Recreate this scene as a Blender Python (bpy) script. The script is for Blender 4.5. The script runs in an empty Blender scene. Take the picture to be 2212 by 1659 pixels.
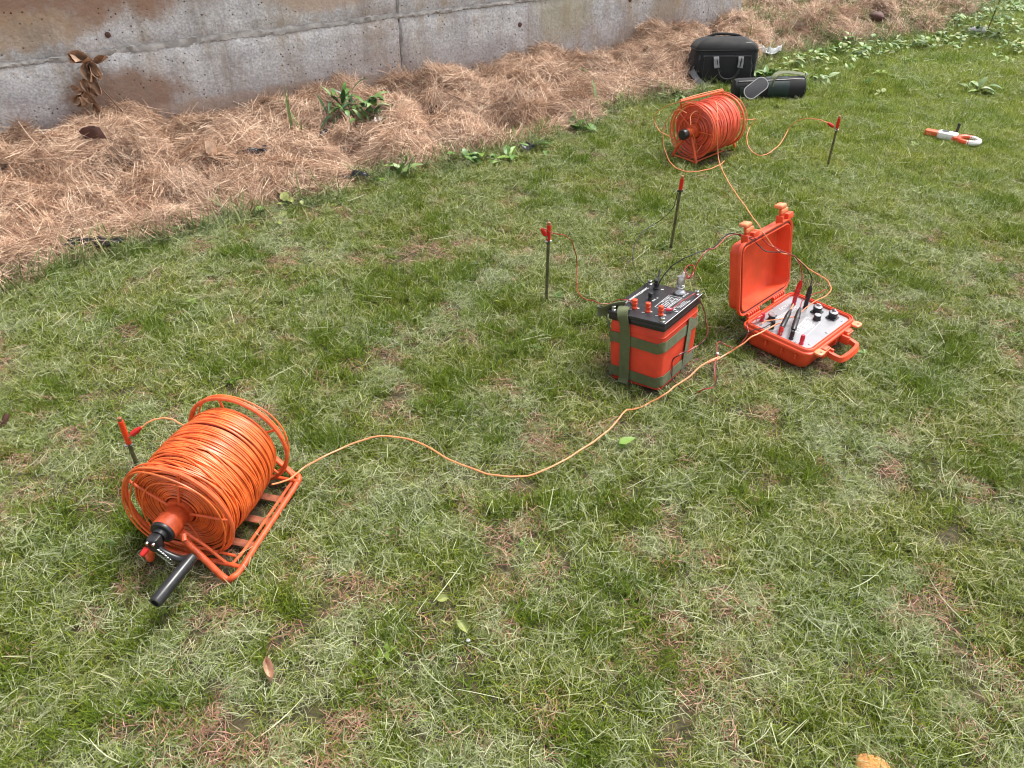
import bpy, math, random
import numpy as np
from mathutils import Vector, Matrix, Euler
rng = np.random.default_rng(7)
random.seed(7)
SC = bpy.context.scene
COL = SC.collection
rad = math.radians

# ---------------------------------------------------------------- camera, world, sun, exposure
F, CH, PITCH = 1680.0, 1.5, 37.0
cam = bpy.data.cameras.new('camera'); cam.sensor_width = 36; cam.lens = F / 2212 * 36
cam.clip_start = 0.02; cam.clip_end = 300
cam_o = bpy.data.objects.new('camera', cam); COL.objects.link(cam_o)
cam_o.location = (0, 0, CH); cam_o.rotation_euler = (rad(90 - PITCH), 0, 0)
SC.camera = cam_o
SUN_EL, SUN_AZ = 62.0, 55.0          # azimuth clockwise from +Y
wd = bpy.data.worlds.new('World'); SC.world = wd; wd.use_nodes = True
wn = wd.node_tree.nodes; wl = wd.node_tree.links
bg = wn['Background']; bg.inputs['Strength'].default_value = 0.15
sky = wn.new('ShaderNodeTexSky'); sky.sky_type = 'NISHITA'; sky.sun_disc = False
sky.sun_elevation = rad(SUN_EL); sky.sun_rotation = rad(SUN_AZ)
sky.dust_density = 3.0; sky.air_density = 1.0; sky.ozone_density = 1.0
hs = wn.new('ShaderNodeHueSaturation'); hs.inputs['Saturation'].default_value = 0.25
wl.new(sky.outputs[0], hs.inputs['Color']); wl.new(hs.outputs[0], bg.inputs['Color'])
sl = bpy.data.lights.new('sun', 'SUN'); sl.energy = 2.3; sl.angle = rad(18); sl.color = (1.0, 0.955, 0.88)
so = bpy.data.objects.new('sun', sl); COL.objects.link(so); so.location = (3, 3, 8)
_d = Vector((math.sin(rad(SUN_AZ)) * math.cos(rad(SUN_EL)), math.cos(rad(SUN_AZ)) * math.cos(rad(SUN_EL)), math.sin(rad(SUN_EL))))
so.rotation_euler = _d.to_track_quat('Z', 'Y').to_euler()
SC.view_settings.view_transform = 'Standard'; SC.view_settings.look = 'None'
SC.view_settings.exposure = 0.92; SC.view_settings.gamma = 1.0
SC.render.engine = 'CYCLES'
SC.cycles.filter_width = 1.15
SC.cycles.max_bounces = 4; SC.cycles.diffuse_bounces = 2; SC.cycles.glossy_bounces = 2
SC.cycles.transmission_bounces = 2; SC.cycles.transparent_max_bounces = 4

# ---------------------------------------------------------------- where things stand (survey of the photograph)
_p = rad(PITCH)
def _ray(px, py):
    x = (px - 1106) / F; y = -(py - 829.5) / F
    return np.array([x, math.cos(_p) + y * math.sin(_p), -math.sin(_p) + y * math.cos(_p)])
def P(px, py, z=0.0):
    d = _ray(px, py); return np.array([0, 0, CH]) + d * ((z - CH) / d[2])
def PY(px, py, Y):
    d = _ray(px, py); return np.array([0, 0, CH]) + d * (Y / d[1])
def crop(x0, y0, s):
    return lambda x, y: ((x0 + x / s) * .5486, (y0 + y / s) * .5486)
cr_reel = crop(400, 1500, 1.747); cr_bat = crop(2250, 1050, 3.017); cr_case = crop(2780, 750, 2.273)
cr_pan = crop(2900, 1080, 4.022); cr_plate = crop(2400, 1080, 5.53); cr_bag = crop(2660, 150, 3.95)
cr_far = crop(2500, 100, 2.458); cr_clamp = crop(3500, 420, 4.158); cr_stk = crop(2050, 650, 2.765)

# ---------------------------------------------------------------- numpy noise
def _hash(ix, iy, seed):
    h = (ix.astype(np.int64) * 374761393 + iy.astype(np.int64) * 668265263 + seed * 1274126177) & 0xffffffff
    h = ((h ^ (h >> 13)) * 1274126177) & 0xffffffff
    return ((h ^ (h >> 16)) & 0xffff) / 65535.0
def vnoise(x, y, seed=0):
    x = np.asarray(x, float); y = np.asarray(y, float)
    ix = np.floor(x); iy = np.floor(y); fx = x - ix; fy = y - iy
    fx = fx * fx * (3 - 2 * fx); fy = fy * fy * (3 - 2 * fy)
    a = _hash(ix, iy, seed); b = _hash(ix + 1, iy, seed); c = _hash(ix, iy + 1, seed); d = _hash(ix + 1, iy + 1, seed)
    return (a * (1 - fx) + b * fx) * (1 - fy) + (c * (1 - fx) + d * fx) * fy
def fbm(x, y, sc, seed=0, o=3):
    x = np.asarray(x, float); y = np.asarray(y, float)
    s = 0; a = 1; t = 0
    for k in range(o):
        s = s + a * vnoise(x / sc + 17.3 * k, y / sc - 9.1 * k, seed + k); t += a; a *= .5; sc *= .5
    return s / t
def sstep(a, b, x):
    t = np.clip((x - a) / (b - a), 0, 1); return t * t * (3 - 2 * t)

# ---------------------------------------------------------------- terrain
WA = np.array([-2.54, 3.81]); WB = np.array([1.73, 6.37]); WDIR = (WB - WA) / np.linalg.norm(WB - WA)
WLEN = float(np.linalg.norm(WB - WA)); WNRM = np.array([WDIR[1], -WDIR[0]])   # towards the lawn
def st(x, y):
    dx = np.asarray(x, float) - WA[0]; dy = np.asarray(y, float) - WA[1]
    return dx * WDIR[0] + dy * WDIR[1], dx * WNRM[0] + dy * WNRM[1]
_edge_px = [(0, 612), (150, 565), (310, 518), (500, 468), (640, 430), (740, 412), (800, 372), (950, 352), (1090, 318), (1190, 290), (1285, 262), (1300, 232), (1400, 208), (1480, 212), (1600, 150), (1700, 120), (1850, 95), (2010, 72), (2090, 40), (2150, 0)]
_es, _et = [], []
for q in _edge_px:
    w = P(*q, .02); s, t = st(w[0], w[1]); _es.append(float(s)); _et.append(float(t))
_o = np.argsort(_es); _es = np.array(_es)[_o]; _et = np.array(_et)[_o]
def straw_in(x, y):            # > 0 inside the straw bed, in metres from its edge
    s, t = st(x, y)
    e = np.interp(s, _es, _et, left=_et[0], right=_et[-1])
    return e - t + (fbm(x, y, .22, 31, 2) - .5) * .12
def height(x, y):
    s, t = st(x, y)
    g = (fbm(x, y, .5, 5, 3) - .5) * .03
    d = straw_in(x, y)
    b1 = np.abs(2 * fbm(x, y, .50, 11, 2) - 1); b2 = np.abs(2 * fbm(x, y, .24, 13, 2) - 1)
    lump = np.minimum(b1 * 3.0, 1) ** .7 * .12 + np.minimum(b2 * 2.4, 1) ** .7 * .065 + (fbm(x, y, .7, 17, 2) - .5) * .16 - .09
    cv = 1 - sstep(0, .07, np.abs(fbm(x, y, .55, 19, 2) - .5))
    lump = lump - .05 * sstep(.385, .345, fbm(x, y, .26, 161, 3))
    bank = sstep(0, .12, d) * .035 + sstep(0, .9, d) * .065 + sstep(-.05, .3, d) * (lump - .0 * cv)
    past = sstep(WLEN - .1, WLEN + .8, s) * np.clip(-t, 0, 6) * .22
    past = past + sstep(WLEN - .4, WLEN + .1, s) * sstep(-.1, .6, d) * .04
    return g * (1 - sstep(0, .2, d)) + bank + past
def on(px, py, dz=0.0):        # the ground under a pixel
    z = 0.0
    for _ in range(8):
        w = P(px, py, z + dz); z = .5 * z + .5 * float(height(w[0], w[1]))
    w = P(px, py, z + dz); return np.array([w[0], w[1], z])

# ---------------------------------------------------------------- materials
def mat(name, rgb, rough=.5, metal=0., spec=.5, bump=0., bscale=200., var=0., vscale=30., coat=0., sheen=0.):
    m = bpy.data.materials.new(name); m.use_nodes = True; n = m.node_tree.nodes; l = m.node_tree.links
    b = n['Principled BSDF']; b.inputs['Base Color'].default_value = (*rgb, 1); b.inputs['Roughness'].default_value = rough
    b.inputs['Metallic'].default_value = metal; b.inputs['Specular IOR Level'].default_value = spec
    b.inputs['Coat Weight'].default_value = coat; b.inputs['Sheen Weight'].default_value = sheen
    tc = n.new('ShaderNodeTexCoord')
    if var > 0:
        t = n.new('ShaderNodeTexNoise'); t.inputs['Scale'].default_value = vscale; t.inputs['Detail'].default_value = 5
        r = n.new('ShaderNodeValToRGB'); e = r.color_ramp.elements
        e[0].position = .3; e[0].color = (*[c * (1 - var) for c in rgb], 1)
        e[1].position = .7; e[1].color = (*[min(1, c * (1 + var * .6)) for c in rgb], 1)
        l.new(tc.outputs['Object'], t.inputs['Vector']); l.new(t.outputs[0], r.inputs[0]); l.new(r.outputs[0], b.inputs['Base Color'])
        mr = n.new('ShaderNodeMapRange'); mr.inputs[3].default_value = max(.05, rough - .12); mr.inputs[4].default_value = min(1, rough + .15)
        l.new(t.outputs[0], mr.inputs[0]); l.new(mr.outputs[0], b.inputs['Roughness'])
    if bump > 0:
        t2 = n.new('ShaderNodeTexNoise'); t2.inputs['Scale'].default_value = bscale; t2.inputs['Detail'].default_value = 3
        bp = n.new('ShaderNodeBump'); bp.inputs['Strength'].default_value = bump; bp.inputs['Distance'].default_value = .002
        l.new(tc.outputs['Object'], t2.inputs['Vector']); l.new(t2.outputs[0], bp.inputs['Height']); l.new(bp.outputs[0], b.inputs['Normal'])
    return m
def blade_mat(name, trans=.3, rough=.55, wmix=.5, wa=(1.22, 1.1, .7), wb=(.86, .98, .8)):
    m = bpy.data.materials.new(name); m.use_nodes = True; n = m.node_tree.nodes; l = m.node_tree.links
    b = n['Principled BSDF']; b.inputs['Roughness'].default_value = rough; b.inputs['Specular IOR Level'].default_value = .35
    at = n.new('ShaderNodeAttribute'); at.attribute_name = 'col'
    ge = n.new('ShaderNodeNewGeometry'); no = n.new('ShaderNodeTexNoise'); no.inputs['Scale'].default_value = 3.2; no.inputs['Detail'].default_value = 4
    l.new(ge.outputs['Position'], no.inputs['Vector'])
    cr = n.new('ShaderNodeValToRGB'); e = cr.color_ramp.elements
    e[0].position = .35; e[0].color = (*wb, 1); e[1].position = .65; e[1].color = (*wa, 1)
    l.new(no.outputs[0], cr.inputs[0])
    mx = n.new('ShaderNodeMix'); mx.data_type = 'RGBA'; mx.blend_type = 'MULTIPLY'; mx.inputs['Factor'].default_value = wmix
    l.new(at.outputs['Color'], mx.inputs['A']); l.new(cr.outputs[0], mx.inputs['B'])
    tr = n.new('ShaderNodeBsdfTranslucent'); ms = n.new('ShaderNodeMixShader'); ms.inputs[0].default_value = trans
    l.new(mx.outputs['Result'], b.inputs['Base Color']); l.new(mx.outputs['Result'], tr.inputs['Color'])
    l.new(b.outputs[0], ms.inputs[1]); l.new(tr.outputs[0], ms.inputs[2]); l.new(ms.outputs[0], n['Material Output'].inputs['Surface'])
    return m

M = {}
M['orange_paint'] = mat('orange_paint', (.64, .095, .025), .45, var=.35, vscale=45, bump=.15, bscale=300)
M['rod_paint'] = mat('orange_rod_paint', (.74, .13, .04), .42, var=.2, vscale=80)
M['dusty_paint'] = mat('dusty_orange_paint', (.32, .10, .05), .8, var=.5, vscale=40, bump=.3)
M['wire'] = mat('orange_cable_jacket', (.88, .165, .036), .36, var=.34, vscale=26, spec=.6)
M['wire_far'] = mat('red_orange_cable_jacket', (.84, .14, .07), .34, var=.25, vscale=22, spec=.6)
M['wire_pale'] = mat('pale_orange_cable_jacket', (.88, .30, .13), .38, var=.18, vscale=40)
M['bag_orange'] = mat('orange_nylon', (.66, .052, .018), .6, var=.28, vscale=9, bump=.5, bscale=900)
M['case_orange'] = mat('orange_case_plastic', (.78, .085, .028), .42, var=.2, vscale=14, bump=.12, bscale=800)
M['latch_highlit'] = mat('highlit_orange_latch_plastic', (.9, .27, .12), .25, var=.1, vscale=40)  # case orange raised: bright highlights on latches and lock ears painted into the colour
M['black_plastic'] = mat('black_plastic', (.018, .018, .02), .35, var=.3, vscale=60)
M['black_plate'] = mat('black_anodised_plate', (.022, .022, .025), .33, var=.3, vscale=30, bump=.1, bscale=900)
M['grip'] = mat('black_rubber_grip', (.02, .02, .022), .3, var=.3, vscale=60)
M['black_fabric'] = mat('black_nylon', (.010, .010, .011), .8, var=.35, vscale=18, bump=.5, bscale=500, sheen=.1)
M['grey_web'] = mat('grey_webbing', (.15, .15, .155), .5, var=.2, vscale=60, bump=.5, bscale=900)
M['pad_edge'] = mat('light_grey_piping', (.34, .34, .35), .5)
M['green_fabric'] = mat('dark_green_nylon', (.012, .03, .026), .6, var=.4, vscale=14, bump=.5, bscale=500)
M['olive_web'] = mat('olive_webbing', (.088, .105, .036), .6, var=.22, vscale=50, bump=.6, bscale=700, sheen=.15)
M['steel'] = mat('steel', (.55, .55, .56), .28, metal=1., var=.15, vscale=90)
M['rod_steel'] = mat('tarnished_steel_rod', (.15, .14, .075), .5, metal=.5, var=.5, vscale=50)
M['copper'] = mat('coppery_rod_end', (.46, .23, .12), .4, metal=.7, var=.2)
M['red_plastic'] = mat('red_plastic', (.60, .022, .018), .3, var=.12)
M['red_bright'] = mat('orange_red_terminal_plastic', (.80, .07, .02), .25, var=.15, vscale=200)
M['pink_plastic'] = mat('crimson_plastic', (.62, .03, .06), .32, var=.15)
M['panel_metal'] = mat('satin_aluminium_panel', (.34, .34, .355), .33, metal=.35, var=.06, vscale=12, bump=.08, bscale=900)
M['print_white'] = mat('white_print', (.85, .85, .85), .5)
M['gasket'] = mat('dark_red_rubber_gasket', (.10, .008, .005), .5)
M['black_wire'] = mat('black_wire_jacket', (.016, .016, .016), .35)
M['red_wire'] = mat('red_wire_jacket', (.32, .022, .018), .38, var=.2)
M['white_plastic'] = mat('white_plastic', (.75, .74, .74), .35, var=.08)
M['white_sheet'] = mat('white_plastic_film', (.72, .73, .76), .3, var=.1, vscale=10, bump=.6, bscale=40)
M['scrap'] = mat('black_plastic_film', (.012, .011, .015), .3, var=.4, vscale=20)
M['pad'] = mat('dark_grey_pad', (.045, .045, .05), .85, bump=.4, bscale=600)
M['dead_leaf'] = mat('brown_dead_leaf', (.56, .36, .24), .7, var=.45, vscale=30, bump=.6, bscale=90)
M['dead_dark'] = mat('dark_dead_leaf', (.10, .042, .032), .65, var=.4, vscale=30, bump=.6, bscale=90)
M['dead_pale'] = mat('pale_dead_leaf', (.50, .30, .20), .7, var=.35, vscale=40, bump=.6, bscale=90)
M['twig'] = mat('twig_bark', (.16, .09, .06), .8, var=.3)
M['brick'] = mat('orange_brick_stone', (.66, .30, .09), .85, var=.35, vscale=30, bump=.8, bscale=120)
M['stone'] = mat('pale_stone', (.52, .52, .5), .85, var=.25, vscale=30, bump=.8, bscale=120)
M['leaf_dark'] = mat('dark_green_leaf', (.04, .095, .03), .45, var=.35, vscale=25)
M['leaf_mid'] = mat('mid_green_leaf', (.10, .20, .04), .45, var=.3, vscale=25)
M['leaf_bright'] = mat('bright_green_leaf', (.17, .29, .045), .42, var=.3, vscale=25)
M['leaf_pale'] = mat('pale_green_leaf', (.21, .30, .11), .45, var=.3, vscale=25)
M['leaf_yellow'] = mat('yellow_green_leaf', (.25, .28, .08), .5, var=.25, vscale=30)
M['grass'] = blade_mat('grass_blade', .3)
M['dry'] = blade_mat('dry_clipping', .18, .7, .5, (1.1, 1.05, .92), (.92, .98, .92))
M['straw'] = blade_mat('straw_strand', .12, .6, .35, (1.15, 1.05, .95), (.8, .8, .8))
M['weed'] = blade_mat('weed_leaf', .28, .45, .3)

def soil_mat():
    m = bpy.data.materials.new('soil_and_thatch'); m.use_nodes = True; n = m.node_tree.nodes; l = m.node_tree.links
    b = n['Principled BSDF']; b.inputs['Roughness'].default_value = .95
    ge = n.new('ShaderNodeNewGeometry')
    n1 = n.new('ShaderNodeTexNoise'); n1.inputs['Scale'].default_value = 60; n1.inputs['Detail'].default_value = 6
    n2 = n.new('ShaderNodeTexNoise'); n2.inputs['Scale'].default_value = 4; n2.inputs['Detail'].default_value = 5
    r1 = n.new('ShaderNodeValToRGB'); e = r1.color_ramp.elements
    e[0].position = .35; e[0].color = (.05, .032, .018, 1); e[1].position = .7; e[1].color = (.17, .115, .06, 1)
    r2 = n.new('ShaderNodeValToRGB'); e = r2.color_ramp.elements
    e[0].position = .35; e[0].color = (.075, .08, .035, 1); e[1].position = .7; e[1].color = (.15, .14, .075, 1)
    mx = n.new('ShaderNodeMix'); mx.data_type = 'RGBA'
    l.new(ge.outputs['Position'], n1.inputs['Vector']); l.new(ge.outputs['Position'], n2.inputs['Vector'])
    e = r2.color_ramp.elements; e[0].color = (.035, .04, .015, 1); e[1].color = (.10, .095, .045, 1)
    e = r1.color_ramp.elements; e[0].color = (.03, .017, .010, 1); e[1].color = (.13, .08, .042, 1)
    l.new(n1.outputs[0], r1.inputs[0]); l.new(n1.outputs[0], r2.inputs[0]); l.new(n2.outputs[0], mx.inputs['Factor'])
    l.new(r1.outputs[0], mx.inputs['A']); l.new(r2.outputs[0], mx.inputs['B'])
    at = n.new('ShaderNodeAttribute'); at.attribute_name = 'bed'; r3 = n.new('ShaderNodeValToRGB'); e = r3.color_ramp.elements
    e[0].position = .38; e[0].color = (.045, .026, .017, 1); e[1].position = .68; e[1].color = (.24, .15, .095, 1); l.new(n1.outputs[0], r3.inputs[0])
    m2 = n.new('ShaderNodeMix'); m2.data_type = 'RGBA'; l.new(at.outputs['Fac'], m2.inputs['Factor']); l.new(mx.outputs['Result'], m2.inputs['A']); l.new(r3.outputs[0], m2.inputs['B'])
    l.new(m2.outputs['Result'], b.inputs['Base Color'])
    bp = n.new('ShaderNodeBump'); bp.inputs['Strength'].default_value = .9; bp.inputs['Distance'].default_value = .01
    l.new(n1.outputs[0], bp.inputs['Height']); l.new(bp.outputs[0], b.inputs['Normal'])
    return m
def concrete_mat():
    m = bpy.data.materials.new('stained_concrete'); m.use_nodes = True; n = m.node_tree.nodes; l = m.node_tree.links
    b = n['Principled BSDF']; b.inputs['Roughness'].default_value = .82; b.inputs['Specular IOR Level'].default_value = .3
    ge = n.new('ShaderNodeNewGeometry')
    rot = n.new('ShaderNodeMapping'); rot.vector_type = 'POINT'; rot.inputs['Rotation'].default_value = (0, 0, -math.atan2(WDIR[1], WDIR[0]))
    l.new(ge.outputs['Position'], rot.inputs['Vector'])
    def mapped(s):
        mp = n.new('ShaderNodeMapping'); mp.inputs['Scale'].default_value = s; l.new(rot.outputs[0], mp.inputs['Vector']); return mp
    def noise(s, scale, det=5, rough=.6):
        t = n.new('ShaderNodeTexNoise'); t.inputs['Scale'].default_value = scale; t.inputs['Detail'].default_value = det; t.inputs['Roughness'].default_value = rough
        l.new(mapped(s).outputs[0], t.inputs['Vector']); return t
    def ramp(src, p0, p1, c0, c1):
        r = n.new('ShaderNodeValToRGB'); e = r.color_ramp.elements; e[0].position = p0; e[1].position = p1; e[0].color = (*c0, 1); e[1].color = (*c1, 1)
        l.new(src, r.inputs[0]); return r
    def mix(f, a, bb, mode='MIX', fac=None):
        x = n.new('ShaderNodeMix'); x.data_type = 'RGBA'; x.blend_type = mode
        if fac is None: l.new(f, x.inputs['Factor'])
        else: x.inputs['Factor'].default_value = fac
        l.new(a, x.inputs['A'])
        if hasattr(bb, 'links'): l.new(bb, x.inputs['B'])
        else: x.inputs['B'].default_value = (*bb, 1)
        return x.outputs['Result']
    base = ramp(noise((1, 1, 1), 7, 8).outputs[0], .3, .72, (.46, .45, .46), (.74, .73, .72))
    fine = ramp(noise((1, 1, 1), 90, 4).outputs[0], .35, .65, (.70, .70, .70), (1.15, 1.15, 1.15))
    c = mix(None, base.outputs[0], fine.outputs[0], 'MULTIPLY', 1.0)
    streak = ramp(noise((3.2, 3.2, .75), 1.9, 8, .7).outputs[0], .50, .72, (0, 0, 0), (.7, .7, .7))
    c = mix(streak.outputs[0], c, (.36, .27, .19))
    blotch = ramp(noise((1, 1, .8), .85, 6, .55).outputs[0], .56, .68, (0, 0, 0), (.5, .5, .5))
    c = mix(blotch.outputs[0], c, (.33, .20, .135))
    ochre = ramp(noise((1.6, 1.6, .6), 2.3, 8, .7).outputs[0], .54, .68, (0, 0, 0), (.75, .75, .75))
    c = mix(ochre.outputs[0], c, (.40, .29, .17))
    sxx = n.new('ShaderNodeSeparateXYZ'); l.new(rot.outputs[0], sxx.inputs[0])
    o0 = float(WA @ WDIR)
    def spot(s0, z0, rs, rz_, col, amt, ns):
        nonlocal c
        def term(sock, c0, r0):
            a = n.new('ShaderNodeMath'); a.operation = 'SUBTRACT'; l.new(sock, a.inputs[0]); a.inputs[1].default_value = c0
            b_ = n.new('ShaderNodeMath'); b_.operation = 'DIVIDE'; l.new(a.outputs[0], b_.inputs[0]); b_.inputs[1].default_value = r0
            q = n.new('ShaderNodeMath'); q.operation = 'MULTIPLY'; l.new(b_.outputs[0], q.inputs[0]); l.new(b_.outputs[0], q.inputs[1]); return q
        A_ = n.new('ShaderNodeMath'); A_.operation = 'ADD'; l.new(term(sxx.outputs[0], s0 + o0, rs).outputs[0], A_.inputs[0]); l.new(term(sxx.outputs[2], z0, rz_).outputs[0], A_.inputs[1])
        N_ = noise((1.5, 1.5, .9), ns, 8, .65); B_ = n.new('ShaderNodeMath'); B_.operation = 'MULTIPLY_ADD'; l.new(N_.outputs[0], B_.inputs[0]); B_.inputs[1].default_value = 2.6; B_.inputs[2].default_value = -1.3
        S_ = n.new('ShaderNodeMath'); S_.operation = 'ADD'; l.new(A_.outputs[0], S_.inputs[0]); l.new(B_.outputs[0], S_.inputs[1])
        mr_ = n.new('ShaderNodeMapRange'); mr_.interpolation_type = 'SMOOTHSTEP'; mr_.inputs[1].default_value = 1.1; mr_.inputs[2].default_value = .25; mr_.inputs[3].default_value = 0; mr_.inputs[4].default_value = amt; l.new(S_.outputs[0], mr_.inputs[0])
        c = mix(mr_.outputs[0], c, col)
    spot(.55, .80, .80, .24, (.30, .18, .12), .95, 3.0)
    spot(.15, .62, .45, .10, (.42, .29, .18), .7, 4.0)
    spot(.62, .27, .32, .15, (.29, .18, .125), .9, 4.0)
    spot(1.70, .68, .40, .14, (.50, .35, .24), .7, 4.0)
    spot(2.45, .66, .40, .10, (.46, .31, .23), .7, 4.0)
    spot(3.35, .40, .30, .22, (.42, .37, .24), .6, 4.0)
    spot(4.2, .30, .12, .30, (.36, .29, .21), .7, 4.0)
    spot(1.35, .13, 1.0, .08, (.46, .33, .25), .7, 5.0)
    grime = ramp(noise((2, 2, .7), 3.1, 8, .7).outputs[0], .55, .78, (0, 0, 0), (.75, .75, .75))
    c = mix(grime.outputs[0], c, (.20, .175, .15))
    blu = ramp(noise((1, 1, 1), 2.6, 5).outputs[0], .58, .8, (0, 0, 0), (.5, .5, .5))
    c = mix(blu.outputs[0], c, (.40, .29, .31))
    # dirt rising from the straw
    sx = n.new('ShaderNodeSeparateXYZ'); l.new(ge.outputs['Position'], sx.inputs[0])
    mr = n.new('ShaderNodeMapRange'); mr.inputs[1].default_value = .34; mr.inputs[2].default_value = .1; l.new(sx.outputs[2], mr.inputs[0])
    mm = n.new('ShaderNodeMath'); mm.operation = 'MULTIPLY'; l.new(mr.outputs[0], mm.inputs[0]); l.new(noise((1, 1, 1), 9, 4).outputs[0], mm.inputs[1])
    c = mix(mm.outputs[0], c, (.27, .17, .12))
    drip = ramp(noise((14, 14, .5), 2.0, 6, .7).outputs[0], .55, .72, (0, 0, 0), (.55, .55, .55))
    c = mix(drip.outputs[0], c, (.27, .22, .17))
    scf = ramp(noise((1, 1, 1.6), 12, 8, .75).outputs[0], .60, .74, (0, 0, 0), (.6, .6, .6))
    c = mix(scf.outputs[0], c, (.24, .20, .19))
    # pits
    vo = n.new('ShaderNodeTexVoronoi'); vo.inputs['Scale'].default_value = 40; vo.inputs['Randomness'].default_value = 1
    l.new(mapped((1, 1, 1)).outputs[0], vo.inputs['Vector'])
    pr = n.new('ShaderNodeMapRange'); pr.inputs[1].default_value = .10; pr.inputs[2].default_value = .20; l.new(vo.outputs['Distance'], pr.inputs[0])
    sel = n.new('ShaderNodeSeparateColor'); l.new(vo.outputs['Color'], sel.inputs[0])
    gt = n.new('ShaderNodeMath'); gt.operation = 'GREATER_THAN'; gt.inputs[1].default_value = .42; l.new(sel.outputs[0], gt.inputs[0])
    inv = n.new('ShaderNodeMath'); inv.operation = 'SUBTRACT'; inv.inputs[0].default_value = 1; l.new(pr.outputs[0], inv.inputs[1])
    pit0 = n.new('ShaderNodeMath'); pit0.operation = 'MULTIPLY'; l.new(inv.outputs[0], pit0.inputs[0]); l.new(gt.outputs[0], pit0.inputs[1])
    cl2 = ramp(noise((1, 1, 1), 3.5, 3).outputs[0], .42, .56, (0, 0, 0), (1, 1, 1))
    pit = n.new('ShaderNodeMath'); pit.operation = 'MULTIPLY'; l.new(pit0.outputs[0], pit.inputs[0]); l.new(cl2.outputs[0], pit.inputs[1])
    c = mix(pit.outputs[0], c, (.075, .05, .045))
    l.new(c, b.inputs['Base Color'])
    ad = n.new('ShaderNodeMath'); ad.operation = 'SUBTRACT'; l.new(noise((1, 1, 1), 35, 8).outputs[0], ad.inputs[0]); l.new(pit.outputs[0], ad.inputs[1])
    bp = n.new('ShaderNodeBump'); bp.inputs['Strength'].default_value = .8; bp.inputs['Distance'].default_value = .008
    l.new(ad.outputs[0], bp.inputs['Height']); l.new(bp.outputs[0], b.inputs['Normal'])
    return m
M['soil'] = soil_mat(); M['concrete'] = concrete_mat()
M['mortar'] = mat('rough_grey_mortar', (.34, .315, .295), .95, var=.35, vscale=14, bump=1., bscale=60)

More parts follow.
